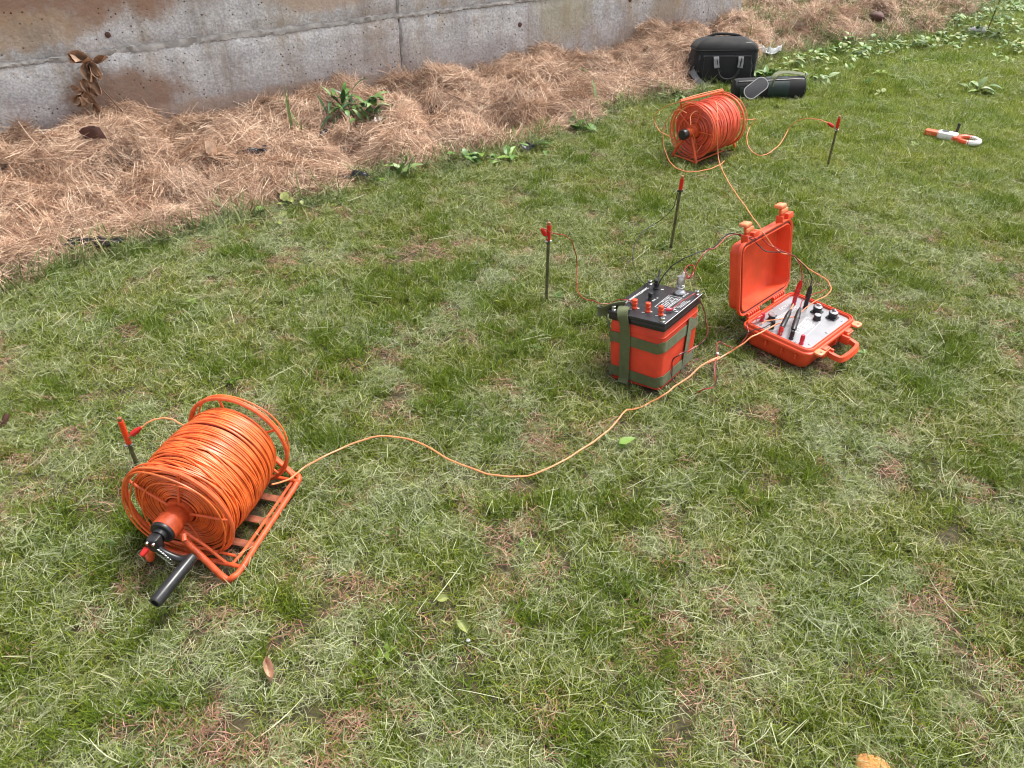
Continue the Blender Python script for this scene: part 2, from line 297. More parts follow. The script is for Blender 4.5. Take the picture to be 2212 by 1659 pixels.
# ---------------------------------------------------------------- mesh builder
class MB:
    def __init__(s): s.v = []; s.f = []
    def add(s, vs, fs):
        o = len(s.v); s.v += [tuple(map(float, q)) for q in vs]; s.f += [tuple(i + o for i in f) for f in fs]; return s
    def xf(s, m, start=0):
        for i in range(start, len(s.v)): s.v[i] = tuple(m @ Vector(s.v[i]))
        return s
    def box(s, c, d, b=0.0, rz=0.0, taper=1.0):
        """box centred at c; b = bevel; taper scales the lower face"""
        x, y, z = d[0] / 2, d[1] / 2, d[2] / 2
        if b <= 0:
            vs = [(sx * x * (taper if sz < 0 else 1), sy * y * (taper if sz < 0 else 1), sz * z) for sz in (-1, 1) for sy in (-1, 1) for sx in (-1, 1)]
            fs = [(0, 2, 3, 1), (4, 5, 7, 6), (0, 1, 5, 4), (2, 6, 7, 3), (0, 4, 6, 2), (1, 3, 7, 5)]
        else:
            return s.rbox(c, d, b * 1.6, b, rz, taper)
        m = Matrix.Translation(c) @ Matrix.Rotation(rz, 4, 'Z')
        return s.add([m @ Vector(q) for q in vs], fs)
    def rbox(s, c, d, r, e, rz=0.0, taper=1.0, n=4, bulge=0.0, rows=0):
        """plan-rounded box: corner radius r, edge bevel e"""
        x, y, z = d[0] / 2, d[1] / 2, d[2] / 2
        r = min(r, x * .98, y * .98); e = min(e, z * .95, r * .9)
        rings = [(-z, -e)] + [(-z + e * (1 - math.cos(a)), -e * (1 - math.sin(a))) for a in (math.pi / 4, math.pi / 2)]
        if rows:
            rings += [(-z + e + (2 * z - 2 * e) * k / (rows + 1), bulge * math.sin(math.pi * k / (rows + 1))) for k in range(1, rows + 1)]
        rings += [(z - e, 0), (z - e * (1 - math.sin(math.pi / 4)), -e * (1 - math.cos(math.pi / 4))), (z, -e)]
        vs = []; N = 4 * (n + 1)
        for zz, off in rings:
            k = taper + (1 - taper) * (zz + z) / (2 * z)
            for q, (sx, sy) in enumerate(((1, 1), (-1, 1), (-1, -1), (1, -1))):
                for i in range(n + 1):
                    a = q * math.pi / 2 + i * math.pi / 2 / n
                    vs.append((((sx * (x - r)) + (r + off) * math.cos(a)) * k, ((sy * (y - r)) + (r + off) * math.sin(a)) * k, zz))
        fs = []
        for j in range(len(rings) - 1):
            for i in range(N): fs.append((j * N + i, j * N + (i + 1) % N, (j + 1) * N + (i + 1) % N, (j + 1) * N + i))
        fs.append(tuple(range(N - 1, -1, -1))); fs.append(tuple((len(rings) - 1) * N + i for i in range(N)))
        m = Matrix.Translation(c) @ Matrix.Rotation(rz, 4, 'Z')
        return s.add([m @ Vector(q) for q in vs], fs)
    def cyl(s, a, b, r0, r1=None, n=16, bev=0.0, flat=0):
        a = Vector(a); b = Vector(b); r1 = r0 if r1 is None else r1
        q = (b - a).to_track_quat('Z', 'Y').to_matrix(); L = (b - a).length
        pr = [(0, r0), (L, r1)] if bev <= 0 else [(0, r0 - bev), (bev, r0), (L - bev, r1), (L, r1 - bev)]
        vs = []
        for z, r in pr:
            for i in range(n):
                t = 2 * math.pi * i / n; vs.append(a + q @ Vector((r * math.cos(t), r * math.sin(t), z)))
        fs = [(j * n + i, j * n + (i + 1) % n, (j + 1) * n + (i + 1) % n, (j + 1) * n + i) for j in range(len(pr) - 1) for i in range(n)]
        fs.append(tuple(range(n - 1, -1, -1))); fs.append(tuple((len(pr) - 1) * n + i for i in range(n)))
        return s.add(vs, fs)
    def lathe(s, a, axis, prof, n=20):
        a = Vector(a); q = Vector(axis).to_track_quat('Z', 'Y').to_matrix(); vs = []
        for z, r in prof:
            for i in range(n):
                t = 2 * math.pi * i / n; vs.append(a + q @ Vector((r * math.cos(t), r * math.sin(t), z)))
        fs = [(j * n + i, j * n + (i + 1) % n, (j + 1) * n + (i + 1) % n, (j + 1) * n + i) for j in range(len(prof) - 1) for i in range(n)]
        fs.append(tuple(range(n - 1, -1, -1))); fs.append(tuple((len(prof) - 1) * n + i for i in range(n)))
        return s.add(vs, fs)
    def tube(s, pts, r, n=8, closed=False, r1=None):
        p = np.array(pts, float); K = len(p)
        if closed: T = np.roll(p, -1, 0) - np.roll(p, 1, 0)
        else: T = np.gradient(p, axis=0)
        T /= np.linalg.norm(T, axis=1)[:, None] + 1e-12
        up = np.array([0, 0, 1.0]); 
        if abs(T[0] @ up) > .9: up = np.array([0, 1.0, 0])
        Nn = np.zeros_like(p); nv = up - T[0] * (up @ T[0]); nv /= np.linalg.norm(nv)
        for i in range(K):
            nv = nv - T[i] * (nv @ T[i]); nv /= np.linalg.norm(nv) + 1e-12; Nn[i] = nv
        B = np.cross(T, Nn); th = np.linspace(0, 2 * np.pi, n, endpoint=False)
        R = np.full(K, r) if r1 is None else np.linspace(r, r1, K)
        vs = (p[:, None, :] + R[:, None, None] * (np.cos(th)[None, :, None] * Nn[:, None, :] + np.sin(th)[None, :, None] * B[:, None, :])).reshape(-1, 3)
        fs = []
        for j in range(K if closed else K - 1):
            j2 = (j + 1) % K
            for i in range(n): fs.append((j * n + i, j * n + (i + 1) % n, j2 * n + (i + 1) % n, j2 * n + i))
        if not closed: fs.append(tuple(range(n - 1, -1, -1))); fs.append(tuple((K - 1) * n + i for i in range(n)))
        return s.add(vs, fs)
    def ribbon(s, pts, w, th, wdir=None):
        """flat strap with thickness along pts; wdir = width direction (vector or list)"""
        p = np.array(pts, float); K = len(p); T = np.gradient(p, axis=0); T /= np.linalg.norm(T, axis=1)[:, None]
        wd_ = np.array(wdir, float); wd_ = np.tile(wd_, (K, 1)) if wd_.ndim == 1 else wd_
        wd_ = wd_ - T * (wd_ * T).sum(1)[:, None]; wd_ /= np.linalg.norm(wd_, axis=1)[:, None]
        N_ = np.cross(T, wd_)
        vs = []
        for i in range(K):
            for a, b in ((-1, -1), (1, -1), (1, 1), (-1, 1)): vs.append(p[i] + wd_[i] * w / 2 * a + N_[i] * th / 2 * b)
        fs = [(j * 4 + i, j * 4 + (i + 1) % 4, (j + 1) * 4 + (i + 1) % 4, (j + 1) * 4 + i) for j in range(K - 1) for i in range(4)]
        fs += [(3, 2, 1, 0), tuple((K - 1) * 4 + i for i in range(4))]
        return s.add(vs, fs)
    def ring(s, c, axis, R, r, n=48, m=8):
        q = Vector(axis).to_track_quat('Z', 'Y').to_matrix(); c = Vector(c)
        return s.tube([tuple(c + q @ Vector((R * math.cos(t), R * math.sin(t), 0))) for t in np.linspace(0, 2 * np.pi, n, endpoint=False)], r, m, True)
    def crease(s, amp, sc, seed=0):
        for i, q in enumerate(s.v):
            a = float(fbm(q[0] + q[1] * .7, q[2] * 1.3, sc, seed, 3)) - .5; b = float(fbm(q[0] - q[2], q[1] + q[2], sc * .7, seed + 7, 2)) - .5
            s.v[i] = (q[0] + amp * b, q[1] + amp * a, max(.001, q[2] + amp * b * .6))
        return s
    def build(s, name, mt, parent=None, smooth=True, sharp=40):
        me = bpy.data.meshes.new(name); me.from_pydata(s.v, [], s.f); me.validate(); me.update()
        me.materials.append(mt)
        if smooth:
            me.polygons.foreach_set('use_smooth', [True] * len(me.polygons))
            me.set_sharp_from_angle(angle=rad(sharp))
        o = bpy.data.objects.new(name, me); COL.objects.link(o)
        if parent is not None: o.parent = parent
        return o
def smooth_path(pts, per=8, closed=False):
    p = np.array(pts, float)
    if closed: p = np.vstack([p[-1], p, p[0], p[1]])
    else: p = np.vstack([2 * p[0] - p[1], p, 2 * p[-1] - p[-2]])
    out = []
    for i in range(1, len(p) - 2):
        for t in np.linspace(0, 1, per, endpoint=False):
            a, b, c, d = p[i - 1], p[i], p[i + 1], p[i + 2]
            out.append(.5 * ((2 * b) + (c - a) * t + (2 * a - 5 * b + 4 * c - d) * t * t + (3 * b - a - 3 * c + d) * t ** 3))
    if not closed: out.append(p[-2])
    return np.array(out)
def tag(o, label=None, cat=None, group=None, kind=None):
    if label: o['label'] = label
    if cat: o['category'] = cat
    if group: o['group'] = group
    if kind: o['kind'] = kind
    return o
def empty(name, loc, rz=0.0, label=None, cat=None, group=None):
    o = bpy.data.objects.new(name, None); COL.objects.link(o); o.location = loc
    o.rotation_euler = rz if isinstance(rz, tuple) else (0, 0, rz); o.empty_display_size = .1
    return tag(o, label, cat, group)

# ---------------------------------------------------------------- ground
def grid_ground():
    xs = np.concatenate([np.linspace(-60, -5.2, 14), np.linspace(-5, 8, 261), np.linspace(8.3, 60, 14)])
    ys = np.concatenate([np.linspace(-20, -.3, 8), np.linspace(0, 12, 241), np.linspace(12.5, 60, 14)])
    X, Y = np.meshgrid(xs, ys); Z = height(X, Y)
    nx, ny = len(xs), len(ys)
    me = bpy.data.meshes.new('lawn_ground')
    v = np.stack([X, Y, Z], -1).reshape(-1, 3)
    i = np.arange((ny - 1) * (nx - 1)); r = i // (nx - 1); c = i % (nx - 1); a = r * nx + c
    f = np.stack([a, a + 1, a + nx + 1, a + nx], 1)
    me.from_pydata(v.tolist(), [], f.tolist()); me.materials.append(M['soil'])
    me.polygons.foreach_set('use_smooth', [True] * len(me.polygons))
    at = me.attributes.new('bed', 'FLOAT', 'POINT'); at.data.foreach_set('value', sstep(-.03, .06, straw_in(X, Y)).ravel().astype(np.float32))
    o = bpy.data.objects.new('lawn_ground', me); COL.objects.link(o)
    tag(o, 'brown soil and thatch under the lawn and straw', kind='structure')
grid_ground()

# ---------------------------------------------------------------- concrete wall
wroot = empty('concrete_wall', (WA[0], WA[1], 0), math.atan2(WDIR[1], WDIR[0]),
              'stained grey concrete retaining wall of large panels behind the straw', 'wall')
VJ = 2.19
def panel(x0, x1, z0, z1, dy):
    """front face rough grid, worn edges; local x along wall, y = back"""
    nx = max(4, int((x1 - x0) / .035)); nz = max(4, int((z1 - z0) / .035))
    vs, fs = [], []
    for j in range(nz + 1):
        for i in range(nx + 1):
            x = x0 + (x1 - x0) * i / nx; z = z0 + (z1 - z0) * j / nz
            ed = min(x - x0, x1 - x, z - z0, z1 - z); wob = float(fbm(x, z, .5, 71, 3) - .5) * .012 + float(fbm(x, z, .07, 72, 2) - .5) * .004
            y = dy + wob + (.009 * max(0, 1 - ed / .02))
            jx = float(vnoise(z * 22, x * 3, 75) - .5) * .008 if i in (0, nx) else 0
            jz = float(vnoise(x * 16, z * 3, 76) - .5) * .010 if j in (0, nz) else 0
            vs.append((x + jx, y, z + jz))
    W_ = nx + 1
    for j in range(nz):
        for i in range(nx): a = j * W_ + i; fs.append((a, a + 1, a + 1 + W_, a + W_))
    o = len(vs); T = .25
    per = [i for i in range(W_)] + [j * W_ + nx for j in range(1, nz + 1)] + [nz * W_ + i for i in range(nx - 1, -1, -1)] + [j * W_ for j in range(nz - 1, 0, -1)]
    for k in per: vs.append((vs[k][0], T, vs[k][2]))
    n = len(per)
    for k in range(n): fs.append((per[k], o + k, o + (k + 1) % n, per[(k + 1) % n]))
    fs.append(tuple(o + k for k in range(n)))
    return MB().add(vs, fs)
cuts = [-6.0, -3.4, -.6, VJ, WLEN]; zs = [-.15, .478, 1.30, 2.1]
for i in range(4):
    for j in range(3):
        p_ = panel(cuts[i] + .007, cuts[i + 1] - .007, zs[j] + (.008 if j else 0), zs[j + 1] - .008, float(rng.uniform(-.003, .003)) + (.006 if j else 0))
        p_.build('concrete_panel', M['concrete'], wroot, True, 35)
mj = MB()                         # the smeared mortar of the long joint and of the upright joints
def mortar(x0, x1, z0, wd_, seed):
    n = int((x1 - x0) / .008); vs, fs = [], []
    for i in range(n + 1):
        x = x0 + (x1 - x0) * i / n
        a = wd_ * (.25 + 1.5 * float(fbm(x, 0, .35, seed, 3)) ** 1.5); b = wd_ * (.35 + .8 * float(fbm(x, 9, .2, seed + 5, 3)))
        for k, (dz, y) in enumerate(((-b, .010), (-b * .7, .003 - .004 * float(vnoise(x * 40, 2, seed))), (-.004, .006 - .010 * float(vnoise(x * 50, 1, seed))), (a * .5, .012 - .012 * float(vnoise(x * 35, 4, seed))), (a, .020))):
            vs.append((x, y, z0 + dz + float(vnoise(x * 90, k, seed) - .5) * .010 + float(vnoise(x * 17, k + 20, seed) - .5) * .012))
    for i in range(n):
        for k in range(4): a = i * 5 + k; fs.append((a, a + 5, a + 6, a + 1))
    return MB().add(vs, fs)
mortar(-6, VJ + .35, .479, .026, 41).build('mortar_joint', M['mortar'], wroot)
mortar(VJ + .35, WLEN - .02, .479, .018, 47).build('mortar_joint', M['mortar'], wroot)
for xx in (VJ, -.6):
    mv = mortar(-.1, 1.25, 0, .013, 51); mv.xf(Matrix.Translation((xx, .003, 0)) @ Matrix.Rotation(-math.pi / 2, 4, 'Y')); mv.v = [(a, b, abs(c)) for a, b, c in mv.v]
    mv.build('mortar_joint', M['mortar'], wroot)
# tie-holes in the panels
for (x, z) in ((1.02, .40), (2.02, .40), (.62, .56), (3.02, .34), (3.9, .40), (1.5, .25)):
    MB().lathe((x, -.004, z), (0, 1, 0), [(0, .011), (.001, .014), (.006, .014), (.006, .010), (.0065, .0)], 14).build('tie_hole', M['dead_dark'], wroot)

# ---------------------------------------------------------------- things: the two cable reels
def reel(C, head, R, Lr, coilr, wire, label, near, foot, h):
    """local frame: +y along the axle away from the crank, x across, z up; origin on the ground under the near flange"""
    root = empty('cable_reel', (C[0], C[1], float(height(C[0], C[1])) * 0), -rad(head), label, 'cable reel')
    orange = M['orange_paint']; rod = M['rod_paint']
    hz = h
    # flanges with spokes
    for k, (b, n_sp, off) in enumerate(((0, 5, 75), (Lr, 5, 100))):
        fl = MB(); fl.ring((0, b, hz), (0, 1, 0), R, .0052, 64, 8)
        fl.ring((0, b + (.012 if b else -.012) * 0, hz), (0, 1, 0), R * .62, .0028, 48, 6) if not near else None
        f_ = fl.build('flange_ring', rod, root)
        for i in range(n_sp):
            t = rad(off + i * 360 / n_sp)
            MB().cyl((.03 * math.cos(t), b, hz + .03 * math.sin(t)), (R * math.cos(t), b, hz + R * math.sin(t)), .0034, n=8).build('spoke', rod, root)
    # core and hub
    MB().cyl((0, -.002, hz), (0, Lr + .002, hz), .036, n=28).build('core', orange, root)
    if near:
        MB().lathe((0, -.002, hz), (0, -1, 0), [(0, .024), (.004, .027), (.026, .027), (.029, .031), (.056, .031), (.060, .029)], 32).build('hub', orange, root)
        MB().lathe((0, -.060, hz), (0, -1, 0), [(0, .029), (.006, .030), (.010, .028), (.011, .018), (.02, .016)], 28).build('hub_cap', M['black_plastic'], root)
    else:
        MB().lathe((0, -.002, hz), (0, -1, 0), [(0, .034), (.012, .034), (.016, .022), (.06, .022), (.062, .018)], 28).build('hub', orange, root)
        MB().lathe((0, -.064, hz), (0, -1, 0), [(0, .022), (.003, .026), (.03, .026), (.034, .023), (.035, .008)], 10).build('hub_cap', M['black_plastic'], root)
    MB().lathe((0, Lr, hz), (0, 1, 0), [(0, .034), (.01, .034), (.014, .02), (.045, .02), (.05, .016)], 24).build('hub', orange, root)
    # coil: layer upon layer of wire, each turn a little off true
    r = random.Random(5 if near else 9)
    co = MB(); wr = .00225 if near else .0022; y = .012; k = 0; lim = Lr - .012
    def crad(yy):
        u = yy / Lr
        return coilr[0] * (1 - u) + coilr[1] * u + coilr[2] * math.sin(math.pi * min(1, max(0, u))) + (r.random() - .5) * .0016
    while y < lim:
        rr_ = crad(y); ph = r.uniform(0, 6.28); am = r.uniform(.0003, .0016); amr = r.uniform(0, .0014); tilt = r.uniform(-.003, .003) if r.random() < .85 else r.uniform(-.014, .014)
        pts = []
        for t in np.linspace(0, 2 * np.pi, 72, endpoint=False):
            q = rr_ + amr * math.sin(2 * t + ph) + (.0012 if abs(tilt) > .004 else 0)
            pts.append((q * math.cos(t), min(max(y + am * math.sin(3 * t + ph) + tilt * math.cos(t + ph), .004), Lr - .004), hz + q * math.sin(t)))
        co.tube(pts, wr, 6, True); y += wr * r.uniform(1.55, 2.05); k += 1
    for _ in range(26 if near else 20):               # stray turns lying across the others
        y0 = r.uniform(.02, lim - .02); sl_ = r.uniform(-.03, .03); ph = r.uniform(0, 6.28); base = crad(y0) + wr * 1.6
        pts = [((base + .0008 * math.sin(5 * t)) * math.cos(t), min(max(y0 + sl_ * math.sin(t + ph), .006), Lr - .006), hz + (base + .0008 * math.sin(5 * t)) * math.sin(t)) for t in np.linspace(0, 2 * np.pi, 72, endpoint=False)]
        co.tube(pts, wr, 6, True)
    for b0, sg in ((.010, -1), (Lr - .010, 1)):       # the wound ends
        q = .042
        while q < crad(b0) - .001:
            ph = r.uniform(0, 6.28); dy = r.uniform(-.0025, .0025) + sg * .003 * math.sin(q * 60); am = r.uniform(0, .0012)
            co.tube([((q + am * math.sin(3 * t + ph)) * math.cos(t), b0 + dy, hz + (q + am * math.sin(3 * t + ph)) * math.sin(t)) for t in np.linspace(0, 2 * np.pi, 56, endpoint=False)], wr, 6, True)
            q += wr * 1.9
    co.build('cable_winding', wire, root)
    dr = MB(); dr.lathe((0, .012, hz), (0, 1, 0), [(0, .04), (.001, coilr[0] - .005), (Lr * .3, (coilr[0] * .7 + coilr[1] * .3) + coilr[2] * .7 - .005), (Lr * .6, (coilr[0] * .4 + coilr[1] * .6) + coilr[2] * .8 - .005), (Lr - .025, coilr[1] - .005), (Lr - .024, .04)], 48)
    dr.build('inner_winding', M['red_wire'], root)
    # loose turns hanging on the near and far flanges
    for (b, R2, ox, oz, ty) in ((-.006, R + .006, -.004, .0, .006), (-.010, R + .010, -.008, -.004, -.006), (.006, R + .004, -.006, .006, .012), (Lr + .006, R + .005, .003, .004, .008), (Lr + .011, R - .006, .006, .008, -.01), (.004, R - .010, .004, 0, .018), (-.004, R - .03, .012, -.012, .006)):
        if R2 + abs(oz) > hz - .003: R2 = hz - .004 - abs(oz)
        MB().tube([(ox + R2 * (1 + .02 * math.sin(2 * t + b * 90)) * math.cos(t), b + ty * math.sin(t + 1) + .003 * math.sin(3 * t), hz + oz + R2 * (1 + .02 * math.cos(3 * t + b * 50)) * math.sin(t)) for t in np.linspace(0, 2 * np.pi, 64, endpoint=False)], wr, 6, True).build('loose_turn', wire, root)
    # frame
    a0, a1, f0, f1 = foot; z0 = .026
    if near:
        main = smooth_path([(0.012, -.035, hz - .036), (a1 * .55, f0 * .9, hz * .48), (a1 - .02, f0, .022), (a1, f0 + .006, z0 + .002), (a1 + .004, f0 + .03, z0), (a1, f0 + .12, z0), (a1 - .004, f1 - .04, z0), (a1 - .008, f1, z0 + .004), (a1 - .03, f1 + .006, .035), (a1 * .4, Lr + .035, hz * .55), (.01, Lr + .03, hz - .03)], 7)
        MB().tube(main, .0078, 10).build('frame_tube', orange, root)
        main = smooth_path([(-.012, -.035, hz - .036), (a0 * .6, f0 * .9, hz * .5), (a0 + .012, f0 + .004, .024), (a0, f0 + .01, z0 + .002), (a0 - .002, f0 + .03, z0), (a0, f0 + .12, z0), (a0, f1 - .04, z0), (a0 + .004, f1, z0 + .004), (a0 + .02, f1 + .006, .035), (a0 * .5, Lr + .035, hz * .55), (-.01, Lr + .03, hz - .03)], 7)
        MB().tube(main, .0070, 10).build('frame_tube', orange, root)
        inner = smooth_path([(0.02, -.028, hz - .03), (a1 * .5, -.03, hz * .52), (a1 - .035, -.028, .028), (a1 - .025, -.012, .024), (a1 - .022, .06, .022), (a1 - .022, f1 - .05, .024), (a1 - .02, f1 - .012, .03), (a1 - .04, f1, .05), (.03, Lr + .03, hz * .8)], 7)
        MB().tube(inner, .0042, 8).build('frame_rod', rod, root)
        for bb in (f0 + .035, f1 - .015):
            MB().cyl((a0, bb, z0 + .004), (a1, bb, z0 + .004), .0055, n=10).build('cross_bar', orange, root)
        MB().cyl((a0, f0 + .055, z0 + .016), (a1 - .022, f0 + .055, z0 + .014), .0035, n=8).build('cross_bar', rod, root)
        for bb in (.045, .125, .205):
            MB().box(((a0 + a1) / 2, bb, z0 - .006), (a1 - a0 - .004, .022, .003), .001).build('base_plate', M['dusty_paint'], root)
        MB().box((.0, -.034, hz - .036), (.05, .022, .02), .003).build('bearing_bracket', orange, root)
        MB().cyl((.042, -.05, hz - .012), (.05, -.062, hz - .02), .006, n=8).build('wing_bolt', rod, root)
        # crank
        gz, gx, gy = hz - .038, .082, -.095
        MB().box((-.002, -.092, hz - .008), (.028, .028, .040), .005).build('crank_head', M['black_plastic'], root)
        for dx, dz in ((-.010, .004), (.006, .004)): MB().cyl((dx, -.105, hz + dz), (dx, -.110, hz + dz), .0042, n=10).build('bolt', M['steel'], root)
        MB().cyl((-.014, -.108, hz - .012), (-.018, -.128, hz - .018), .0075, .006, 12, .002).build('crank_knob', M['red_plastic'], root)
        MB().tube(smooth_path([(.0, -.098, hz - .012), (.02, -.098, hz - .03), (.055, -.094, hz - .045), (gx, -.085, gz)], 6), .0085, 10).build('crank_arm', M['black_plastic'], root)
        sp = [(.006 + .030 * t + .0085 * math.cos(t * 38), -.104 - .001 * t, hz - .022 - .028 * t + .0085 * math.sin(t * 38)) for t in np.linspace(0, 1, 90)]
        MB().tube(sp, .0016, 6).build('spring', M['steel'], root)
        MB().lathe((gx, gy + .012, gz), (-.06, -1, -.03), [(0, .008), (.004, .0125), (.012, .0135), (.13, .0150), (.136, .0135), (.1365, .009), (.126, .0085)], 24).build('crank_grip', M['grip'], root)
    else:
        for sx in (a0, a1):
            MB().tube([(sx * .2, -.035, hz - .02), (sx * .7, -.045, hz * .45), (sx, -.05, .01)], .0075, 10).build('leg', orange, root)
            MB().tube([(sx * .2, Lr + .03, hz - .02), (sx, Lr + .045, .012)], .0065, 8).build('leg', orange, root)
            MB().tube([(sx * .75, -.05, .008), (sx * .75, Lr - .03, .008)], .004, 8).build('base_rail', orange, root)
        MB().cyl((a0, -.05, .016), (a1, -.05, .016), .0045, n=8).build('cross_bar', rod, root)
    return root
reel((-.790, 1.292), 15.0, .1390, .2650, (.119, .112, .014), M['wire'],
     'large near reel wound with bright orange cable, black crank grip in the grass', True, (-.085, .152, -.065, .285), .146)
reel((.925, 3.935), 47.7, .1300, .2450, (.119, .121, .006), M['wire_far'],
     'far reel of tangled red-orange cable in front of the black bag', False, (-.075, .075, -.06, .27), .148)

# ---------------------------------------------------------------- thing: battery box in an orange bag
BQ = dict(x=.461, y=2.082, hd=-35.4, tx=-.134, ty=-.031, w=.194, d=.274, h=.238)
Mb = Matrix.Translation((BQ['x'], BQ['y'], -.004)) @ Matrix.Rotation(BQ['ty'], 4, 'Y') @ Matrix.Rotation(BQ['tx'], 4, 'X') @ Matrix.Rotation(rad(BQ['hd']), 4, 'Z')
bat = empty('battery_box', (0, 0, 0), 0, 'orange bag battery box with black terminal plate and olive straps', 'battery box'); bat.matrix_world = Mb
def bl(px, py, zl):           # pixel -> local point at local height zl of the box
    o = Vector((0, 0, CH)); d = Vector(_ray(px, py)); I = Mb.inverted(); o = I @ o; d = I.to_3x3() @ d
    return o + d * ((zl - o.z) / d.z)
w2, d2, hb = BQ['w'] / 2, BQ['d'] / 2, BQ['h']
MB().rbox((0, 0, (hb - .03) / 2), (w2 * 2 - .012, d2 * 2 - .016, hb - .03), .014, .008, 0, .95, 4, .004, 5).build('bag_body', M['bag_orange'], bat)
for zz in (.004, hb - .055):
    b_ = MB(); k_ = .955 if zz < .05 else .995
    loop = []
    for q, (sx, sy) in enumerate(((1, 1), (-1, 1), (-1, -1), (1, -1))):
        for i in range(5):
            a = q * math.pi / 2 + i * math.pi / 8; loop.append(((sx * (w2 - .02) + .0155 * math.cos(a)) * k_, (sy * (d2 - .022) + .0155 * math.sin(a)) * k_, zz))
    b_.tube(loop, .0022, 6, True); b_.build('piping', M['bag_orange'], bat)
MB().rbox((0, 0, hb - .0215), (w2 * 2 - .002, d2 * 2 - .006, .017), .008, .003).build('plate_skirt', M['black_plastic'], bat)
MB().rbox((0, 0, hb - .006), (w2 * 2, d2 * 2, .012), .004, .0012).build('terminal_plate', M['black_plate'], bat)
edge = MB()
edge.tube([(w2 - .0005, -d2 + .003, hb), (w2 - .0005, d2 - .003, hb)], .0008, 5); edge.build('bright_plate_edge', M['print_white'], bat)
# straps
def band(z0, wdt, k, name='strap'):
    loop = []
    for q, (sx, sy) in enumerate(((1, 1), (-1, 1), (-1, -1), (1, -1))):
        for i in range(5):
            a = q * math.pi / 2 + i * math.pi / 8
            loop.append(((sx * (w2 - .020) + .0185 * math.cos(a)) * k, (sy * (d2 - .022) + .0185 * math.sin(a)) * k, z0 + .004 * math.sin(q * 1.7 + i)))
    loop.append(loop[0]); loop.append(loop[1])
    MB().ribbon(loop, wdt, .0022, (0, 0, 1)).build(name, M['olive_web'], bat)
band(.150, .034, .995); band(.030, .034, .97)
xs_ = -w2 * .32
MB().ribbon(smooth_path([(xs_, -d2 * .2, .0), (xs_, -d2 + .0, .001), (xs_, -d2 + .0005, .02), (xs_, -d2 - .0005, .10), (xs_ - .001, -d2 + .0005, .165), (xs_ - .004, -d2 - .003, .205), (xs_ - .010, -d2 - .004, hb - .008), (xs_ - .018, -d2 + .01, hb + .008), (xs_ - .026, -d2 + .035, hb + .007), (xs_ - .030, -d2 + .05, hb + .003)], 5), .034, .0022, (1, 0, 0)).build('strap', M['olive_web'], bat)
MB().ribbon(smooth_path([(w2 * .94, d2 * .30, .002), (w2 * .965, d2 * .30, .03), (w2 + .0005, d2 * .34, .10), (w2 + .002, d2 * .38, .165), (w2 + .001, d2 * .42, .185)], 5), .030, .0022, (0, 1, 0)).build('strap', M['olive_web'], bat)
MB().ribbon(smooth_path([(-w2 + .030, -d2 + .055, hb + .006), (-w2 + .004, -d2 + .020, hb + .006), (-w2 - .018, -d2 + .010, hb - .008), (-w2 - .042, -d2 + .020, hb - .020), (-w2 - .056, -d2 + .045, hb - .030), (-w2 - .048, -d2 + .066, hb - .040), (-w2 - .030, -d2 + .058, hb - .050), (-w2 - .016, -d2 + .035, hb - .056), (-w2 - .002, -d2 + .024, hb - .064)], 6), .036, .0024, [(.3, -.3, .9)] * 0 or (.25, -.45, .85)).build('carry_strap', M['olive_web'], bat)
def at_plate(x, y, zl=None): 
    q = bl(*cr_plate(x, y), hb if zl is None else zl); return (q.x, q.y, hb)
def post(c, m_, r=.0085, hh=.03, name='terminal'):
    x, y, z = c
    o = MB().lathe((x, y, z), (0, 0, 1), [(0, r * 1.0), (.003, r * 1.05), (.006, r * .8), (.010, r * .8), (.012, r * 1.0), (hh * .6, r * 1.0), (hh * .63, r * .85), (hh * .7, r * .85), (hh * .73, r), (hh - .001, r), (hh, r * .85), (hh - .0005, r * .35)], 18).build(name, m_, bat)
    return o
for x, y in ((545, 740), (835, 815), (1115, 885)): post(at_plate(x, y), M['red_bright'])
post(at_plate(890, 545), M['black_plastic'], .0085, .024)
post(at_plate(1015, 320), M['black_plastic'], .0095, .034)
c = at_plate(1530, 415)
MB().lathe(c, (0, 0, 1), [(0, .020), (.003, .0205), (.006, .020), (.010, .0165), (.013, .0135), (.016, .0128), (.030, .0128), (.031, .0115), (.033, .0115), (.034, .0128), (.052, .0128), (.056, .0112), (.058, .0112)], 28).build('steel_switch', M['steel'], bat)
MB().tube([(c[0] + .0138 * math.cos(t), c[1] + .0138 * math.sin(t), c[2] + .024 + .002 * math.sin(t * 2)) for t in np.linspace(0, 6.283, 24, endpoint=False)], .0008, 5, True).build('wire_ring', M['white_plastic'], bat)
MB().cyl((c[0] + .004, c[1] + .004, c[2] + .058), (c[0] + .006, c[1] + .006, c[2] + .072), .0035, .003, 10).build('switch_stub', M['white_plastic'], bat)
for sx, sy in ((-1, 1), (1, 1), (1, -1), (-1, -1)):
    c = (sx * (w2 - .014), sy * (d2 - .014), hb)
    MB().lathe(c, (0, 0, 1), [(0, .0085), (.002, .0085), (.003, .0072), (.012, .0072), (.013, .006), (.013, .003), (.010, .0028)], 8 if 0 else 14).build('corner_bolt', M['steel'], bat)
c = at_plate(1440, 800)
MB().ring((c[0], c[1], c[2] + .001), (0, 0, 1), .0075, .0014, 24, 6).build('ring_terminal', M['steel'], bat)
q0 = at_plate(1215, 830); q1 = at_plate(1365, 815)
MB().lathe((q0[0], q0[1], hb + .008), Vector((q1[0] - q0[0], q1[1] - q0[1], 0)), [(0, .003), (.003, .0052), (.018, .0055), (.021, .004)], 14).build('side_plug', M['pink_plastic'], bat)
